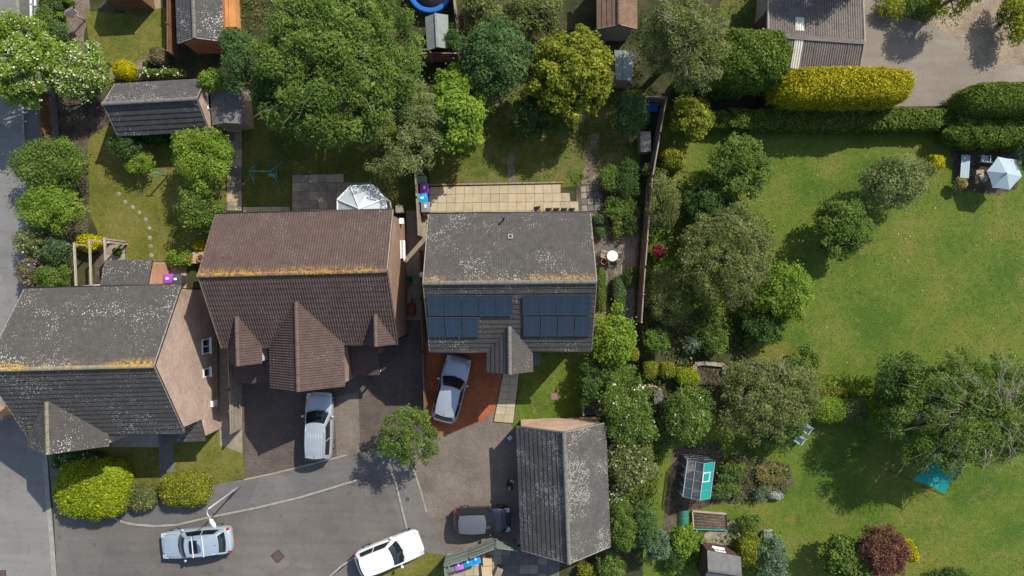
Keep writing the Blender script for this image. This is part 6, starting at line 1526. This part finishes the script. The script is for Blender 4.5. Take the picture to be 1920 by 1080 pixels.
Sx('rounded golden-green bush beside the brown shed', 1402, 1030, 23, 26, 1.5, 'gold', 'ball', leaf=.09, dens=1.5, rough=.1)
Sx('round green bush above the golden bush by the shed', 1404, 978, 24, 18, 1.2, 'green', 'tree', leaf=.12)
Sx('leafy vine clump beside the conifers', 1285, 1015, 26, 30, 1.3, 'bright', 'tree', leaf=.16)
Sx('small clump between the vine and the shed', 1265, 1050, 22, 22, 1.1, 'dark', 'tree', leaf=.13)
for i, py in enumerate((877, 894, 912, 926)): Sx(['topmost', 'second', 'third', 'lowest'][i]+' leafy potato row beside the greenhouse', 1372-i*3, py, 30, 10, .7, 'teal' if i % 2 else 'green', 'tree', leaf=.12, name='vegetable_row', group='vegetable rows', clump=.22)
Sx('grey-leaved clump in the flower bed', 1428, 925, 18, 16, .8, 'blue', 'tree', leaf=.10)
Sx('straw-coloured grass clump in the flower bed', 1440, 890, 26, 20, .5, 'straw', 'tree', leaf=.12)
Sx('white-leaved clump at the edge of the flower bed', 1455, 929, 14, 7, .5, 'silver', 'ball', leaf=.09)
Sx('white-leaved clump below the vegetable garden', 1440, 1000, 11, 8, .5, 'silver', 'ball', leaf=.09)
Sx('spiky straw-coloured plant beside the grey bench', 1799, 345, 14, 12, .9, 'straw', 'tree', leaf=.18, clump=.16)
T('yellow-green tree at the top right corner', 1905, 28, 34, 56, 2.2, 'gold', leaf=.15)
T('thin green tree at the top edge casting its shadow on the concrete yard', 1800, -12, 50, 42, 3.8, 'gold', leaf=.14, low=1.2, gappy=.2)
Sx('low golden-green shrub between the barn and the yard', 1672, 12, 30, 24, .9, 'gold', 'tree', leaf=.12)
Sx('low dark green shrub at the top of the concrete yard', 1728, 16, 34, 26, .9, 'green', 'tree', leaf=.12)
T('green tree beyond the top edge above the barn roof', 1590, -95, 90, 44, 6.5, 'green', leaf=.16, low=2.5)
for i, (px, rx) in enumerate(((1560, 34), (1605, 30), (1655, 34))): plant('clipped_bush', ['leftmost', 'middle', 'rightmost'][i]+' dome of the clipped low hedge in the lower garden', 'hedge', px-10, 768+i*4, rx, 25, 1.3, ['bright', 'olive', 'bright'][i], 'ball', group='domes of the low hedge', e=2.6, leaf=.09, dens=1.4)
Sx('yellow border flowers above the low clipped hedge', 1565, 735, 40, 14, .7, 'gold', 'tree', leaf=.10, clump=.2)
HD = lambda lab, *a, **k: plant('clipped_hedge', lab, 'hedge', *a, kind='ball', group='clipped hedges', **k)
HD('long clipped golden yellow hedge below the barn', 1566, 172, 126, 35, 3.9, 'goldhedge', e=3.8, leaf=.10, dens=1.5, rough=.05)
HD('rounded dark green clipped hedge at the right edge of the yard', 1880, 192, 92, 32, 3.0, 'hedge', e=3, leaf=.10, dens=1.5, rough=.03)
HD('low green hedge strip below the yellow hedge', 1560, 226, 240, 22, 1.4, 'hedge', e=3.5, leaf=.12, dens=1.3, rough=.15)
HD('low dark hedge strip below the rounded hedge', 1860, 246, 92, 34, 1.8, 'hedge', e=3, leaf=.13, dens=1.3, rough=.16)
HD('shaded low hedge behind the golden-green small tree', 1320, 172, 60, 18, 1.2, 'dark', e=3, leaf=.12, dens=1.2, rough=.1)
# -- loose ground growth: nobody could count it
def inside(P, poly):
    x, y = P[:, 0], P[:, 1]; r = np.zeros(len(P), bool); n = len(poly)
    for i in range(n):
        (x0, y0), (x1, y1) = poly[i], poly[(i+1) % n]
        if y0 == y1: continue
        c = ((y0 > y) != (y1 > y)) & (x < (x1-x0)*(y-y0)/(y1-y0)+x0); r ^= c
    return r
def cover_growth(name, label, cat, pts, per, h, leaf, mat, patchy=0.0, up=.6, z0=.02):
    SEED[0] += 1; rng = np.random.default_rng(SEED[0]); poly = [tuple(W(*p)[:2]) for p in pts]; a = np.array(poly); lo, hi = a.min(0), a.max(0)
    n = int(per*(hi[0]-lo[0])*(hi[1]-lo[1])); P = np.stack([rng.uniform(lo[0], hi[0], n), rng.uniform(lo[1], hi[1], n), np.zeros(n)], 1); P = P[inside(P, poly)]
    if patchy:
        ph = rng.uniform(0, 6, 4); w = np.sin(P[:, 0]*1.1+ph[0])*np.sin(P[:, 1]*1.3+ph[1])+.6*np.sin(P[:, 0]*2.9+ph[2])*np.sin(P[:, 1]*2.5+ph[3]); P = P[w+rng.normal(0, .4, len(w)) > patchy-.5]
    P[:, 2] = z0+rng.uniform(0, 1, len(P))**1.5*h; NLEAF[0] += len(P)
    o = bpy.data.objects.new(name, leaf_mesh(name, P, rng.normal(size=P.shape)*.7+np.array([0, 0, up]), leaf, M['leaf_'+mat], rng)); link(o)
    return tag(o, label, cat, kind='stuff')
cover_growth('ground_cover', 'tangled low growth under the trees beside the brown fence', 'ground cover', [(1200, 420), (1260, 300), (1340, 330), (1450, 420), (1470, 640), (1400, 660), (1200, 640)], 110, .5, .13, 'green', .3)
cover_growth('ground_cover', 'mixed wild growth round the golden bushes and the stone bed', 'ground cover', [(1196, 620), (1420, 610), (1400, 780), (1240, 830), (1196, 770)], 100, .4, .12, 'olive', .3)
cover_growth('ground_cover', 'loose border growth behind the low clipped hedge', 'ground cover', [(1480, 690), (1560, 700), (1680, 720), (1720, 770), (1620, 760), (1480, 760)], 150, .5, .12, 'bright', 0)
cover_growth('ground_cover', 'weeds and long grass under the big centre trees', 'ground cover', [(456, 200), (782, 200), (782, 340), (650, 330), (456, 330)], 60, .25, .12, 'lawn_leaf', .4)
cover_growth('ground_cover', 'shaded growth under the trees along the top gardens', 'ground cover', [(790, 100), (1220, 0), (1230, 260), (1110, 300), (1000, 260), (800, 300)], 50, .3, .13, 'dark', .4)
cover_growth('ground_cover', 'wild growth around the top left tree and street border', 'ground cover', [(76, -40), (122, -40), (132, 120), (80, 110)], 110, .4, .12, 'green', .2)
cover_growth('ground_cover', 'grassy weeds right of the orange timber store', 'ground cover', [(445, -60), (520, -60), (500, 80), (440, 60)], 110, .3, .11, 'olive', .2)
cover_growth('ground_cover', 'weeds at the top beside the olive tree and barn', 'ground cover', [(1350, -60), (1436, -60), (1436, 90), (1350, 60)], 60, .25, .11, 'olive', .4)
cover_growth('ground_cover', 'moss and weeds along the top of the gravel drive', 'ground cover', [(1640, -60), (1800, -60), (1800, 50), (1700, 40), (1640, 20)], 80, .3, .11, 'gold', .2)
cover_growth('ground_cover', 'flower bed growth right of the greenhouse', 'ground cover', [(1340, 868), (1390, 847), (1480, 874), (1486, 905), (1430, 938), (1335, 936)], 140, .35, .10, 'olive', .1)
cover_growth('ground_cover', 'mixed growth round the vegetable beds and shed', 'ground cover', [(1250, 985), (1300, 995), (1330, 1010), (1400, 960), (1460, 1000), (1480, 1080), (1240, 1080)], 90, .3, .11, 'teal', .3)
cover_growth('ground_cover', 'low plants beside the greenhouse paving', 'ground cover', [(1262, 855), (1282, 850), (1275, 940), (1256, 945)], 120, .4, .10, 'dark', .2)
cover_growth('ground_cover', 'shaded growth below the blossom trees by the garage strip', 'ground cover', [(1130, 700), (1240, 720), (1300, 830), (1380, 820), (1480, 830), (1480, 850), (1340, 845), (1240, 830), (1220, 960), (1140, 960)], 90, .35, .12, 'dark', .2)
cover_growth('ground_cover', 'border plants along the side path of the solar-panel house', 'ground cover', [(1110, 395), (1195, 395), (1188, 610), (1108, 610)], 70, .3, .10, 'green', .6)
cover_growth('ground_cover', 'border plants along the back lawn by the street trees', 'ground cover', [(120, 260), (172, 280), (165, 460), (120, 480), (60, 530), (45, 430)], 100, .4, .11, 'olive', .2)
cover_growth('ground_cover', 'weeds in the bed above the patio', 'ground cover', [(1060, 250), (1130, 240), (1140, 345), (1065, 345)], 90, .3, .11, 'green', .5)
cover_growth('ground_cover', 'bright leafy vegetables and flowers right of the greenhouse', 'ground cover', [(1342, 866), (1400, 846), (1482, 880), (1470, 925), (1380, 945), (1335, 930)], 150, .6, .13, 'green', .5)
cover_growth('ground_cover', 'yellow-green border plants round the shed and vegetable beds', 'ground cover', [(1250, 990), (1310, 990), (1320, 1012), (1372, 985), (1400, 955), (1470, 1000), (1480, 1080), (1400, 1080), (1390, 1040), (1310, 1040), (1300, 1080), (1240, 1080)], 160, .6, .13, 'bright', .5)
cover_growth('ground_cover', 'leafy undergrowth between the boundary shrubs beside the garage', 'ground cover', [(1135, 690), (1235, 690), (1250, 800), (1225, 960), (1140, 960)], 170, .9, .13, 'green', 0)
cover_growth('ground_cover', 'leafy undergrowth round the olive tree and the fence', 'ground cover', [(1210, 330), (1290, 320), (1420, 430), (1450, 640), (1210, 640)], 120, .9, .13, 'green', .2)
cover_growth('short_grass', 'mown grass of the big garden lawn', 'grass', [(1250, 270), (1930, 270), (1930, 1085), (1490, 1085), (1500, 900), (1560, 700), (1470, 600), (1250, 400)], 22, .03, .07, 'lawn_leaf', 0, 1.2)
cover_growth('short_grass', 'grass of the back garden with the worn path', 'grass', [(790, 230), (1090, 230), (1090, 343), (806, 343)], 50, .05, .08, 'lawn_leaf', .3, 1.0)
cover_growth('short_grass', 'dry grass of the back lawn with stepping stones', 'grass', [(170, 265), (420, 265), (420, 478), (240, 490), (190, 450)], 22, .03, .06, 'lawn_leaf', .5, 1.2)
cover_growth('short_grass', 'grass of the front lawn with the landing mat', 'grass', [(968, 665), (1095, 665), (1092, 785), (964, 790)], 30, .03, .07, 'lawn_leaf', 0, 1.2, .04)
cover_growth('fallen_petals', 'white petals and feathers scattered on the big lawn', 'petals', [(1250, 270), (1930, 270), (1930, 760), (1480, 660), (1250, 400)], 1.0, .02, .08, 'white', 1.0, 2.0, .05)

# ------------------------------------------------------------ person in the shade of the garage
M['skin'] = plain('skin', (.42, .25, .18), .6); M['cloth_dark'] = plain('dark_jacket', (.03, .032, .04), .85); M['cloth_leg'] = plain('dark_trousers', (.025, .027, .035), .9); M['hair'] = plain('brown_hair', (.06, .035, .02), .7)
pr = thing('person', 'person in dark clothes standing in the garage shade holding a controller', 'person', W(955, 910, .9), R(150))
J = {'pel': (0, 0, .95), 'ch': (0, .02, 1.28), 'nk': (0, .0, 1.47), 'hd': (0, -.03, 1.60), 'ht': (0, -.02, 1.73)}
J.update({k+s: (x*g, y, z) for s, g in (('L', 1), ('R', -1)) for k, x, y, z in (('sh', .19, .01, 1.40), ('el', .25, -.05, 1.14), ('wr', .10, -.28, 1.10), ('hp', .10, 0, .90), ('kn', .11, -.01, .50), ('an', .11, .02, .08), ('to', .12, -.16, .04))})
E = [('pel', 'ch'), ('ch', 'nk'), ('nk', 'hd'), ('hd', 'ht')]+[(a+s, b+s) for s in 'LR' for a, b in (('sh', 'el'), ('el', 'wr'), ('hp', 'kn'), ('kn', 'an'), ('an', 'to'))]+[('ch', 'sh'+s) for s in 'LR']+[('pel', 'hp'+s) for s in 'LR']
RAD = {'pel': (.155, .12), 'ch': (.165, .125), 'nk': (.062, .065), 'hd': (.085, .10), 'ht': (.055, .06), 'sh': (.075, .075), 'el': (.05, .05), 'wr': (.034, .034), 'hp': (.10, .10), 'kn': (.065, .065), 'an': (.045, .045), 'to': (.04, .035)}
names = list(J); me = bpy.data.meshes.new('body'); me.from_pydata([J[n] for n in names], [(names.index(a), names.index(b)) for a, b in E], [])
me.materials.append(M['cloth_dark']); bo = bpy.data.objects.new('body', me); link(bo, pr)
bo.modifiers.new('skin', 'SKIN')
for i, n in enumerate(names):
    sv = me.skin_vertices[0].data[i]; sv.radius = RAD[n.rstrip('LR') if n not in RAD else n]; sv.use_root = (n == 'pel')
sb = bo.modifiers.new('sub', 'SUBSURF'); sb.levels = sb.render_levels = 2
m = MB(); m.lathe([(.02, -.13), (.07, -.10), (.092, -.02), (.095, .05), (.07, .10), (.02, .12)], 14, (0, -.04, 1.63)); m.build('face', M['skin'], pr)
m = MB(); m.lathe([(.10, -.03), (.112, .03), (.09, .09), (.04, .125), (0, .13)], 14, (0, -.02, 1.65)); m.build('hair', M['hair'], pr)
for s_ in (-1, 1):
    m = MB(); w0 = Vector((s_*.10, -.28, 1.10)); m.box(w0+Vector((-s_*.01, -.045, 0)), (.075, .09, .035))
    for k in range(4): b0_ = w0+Vector((s_*(.02-.019*k), -.085, .0)); m.tube([b0_, b0_+Vector((-s_*.006, -.035+.004*abs(k-1.5), .012)), b0_+Vector((-s_*.012, -.055+.005*abs(k-1.5), -.012))], [.0095, .009, .007], 6)
    b0_ = w0+Vector((-s_*.04, -.03, .01)); m.tube([b0_, b0_+Vector((-s_*.025, -.02, .025)), b0_+Vector((-s_*.035, -.045, .028))], [.011, .010, .008], 6); m.build('hand', M['skin'], pr)
r = thing('controller', 'small pale controller held by the person in the garage shade', 'controller', pr.location, R(150)); m = MB(); m.box((0, -.39, 1.11), (.2, .10, .045)); m.build('case', M['white_metal'], r); m = MB(); m.box((0, -.40, 1.136), (.12, .06, .006)); m.build('screen', M['carglass'], r)
print('LEAVES', NLEAF[0], 'OBJECTS', len(bpy.data.objects))
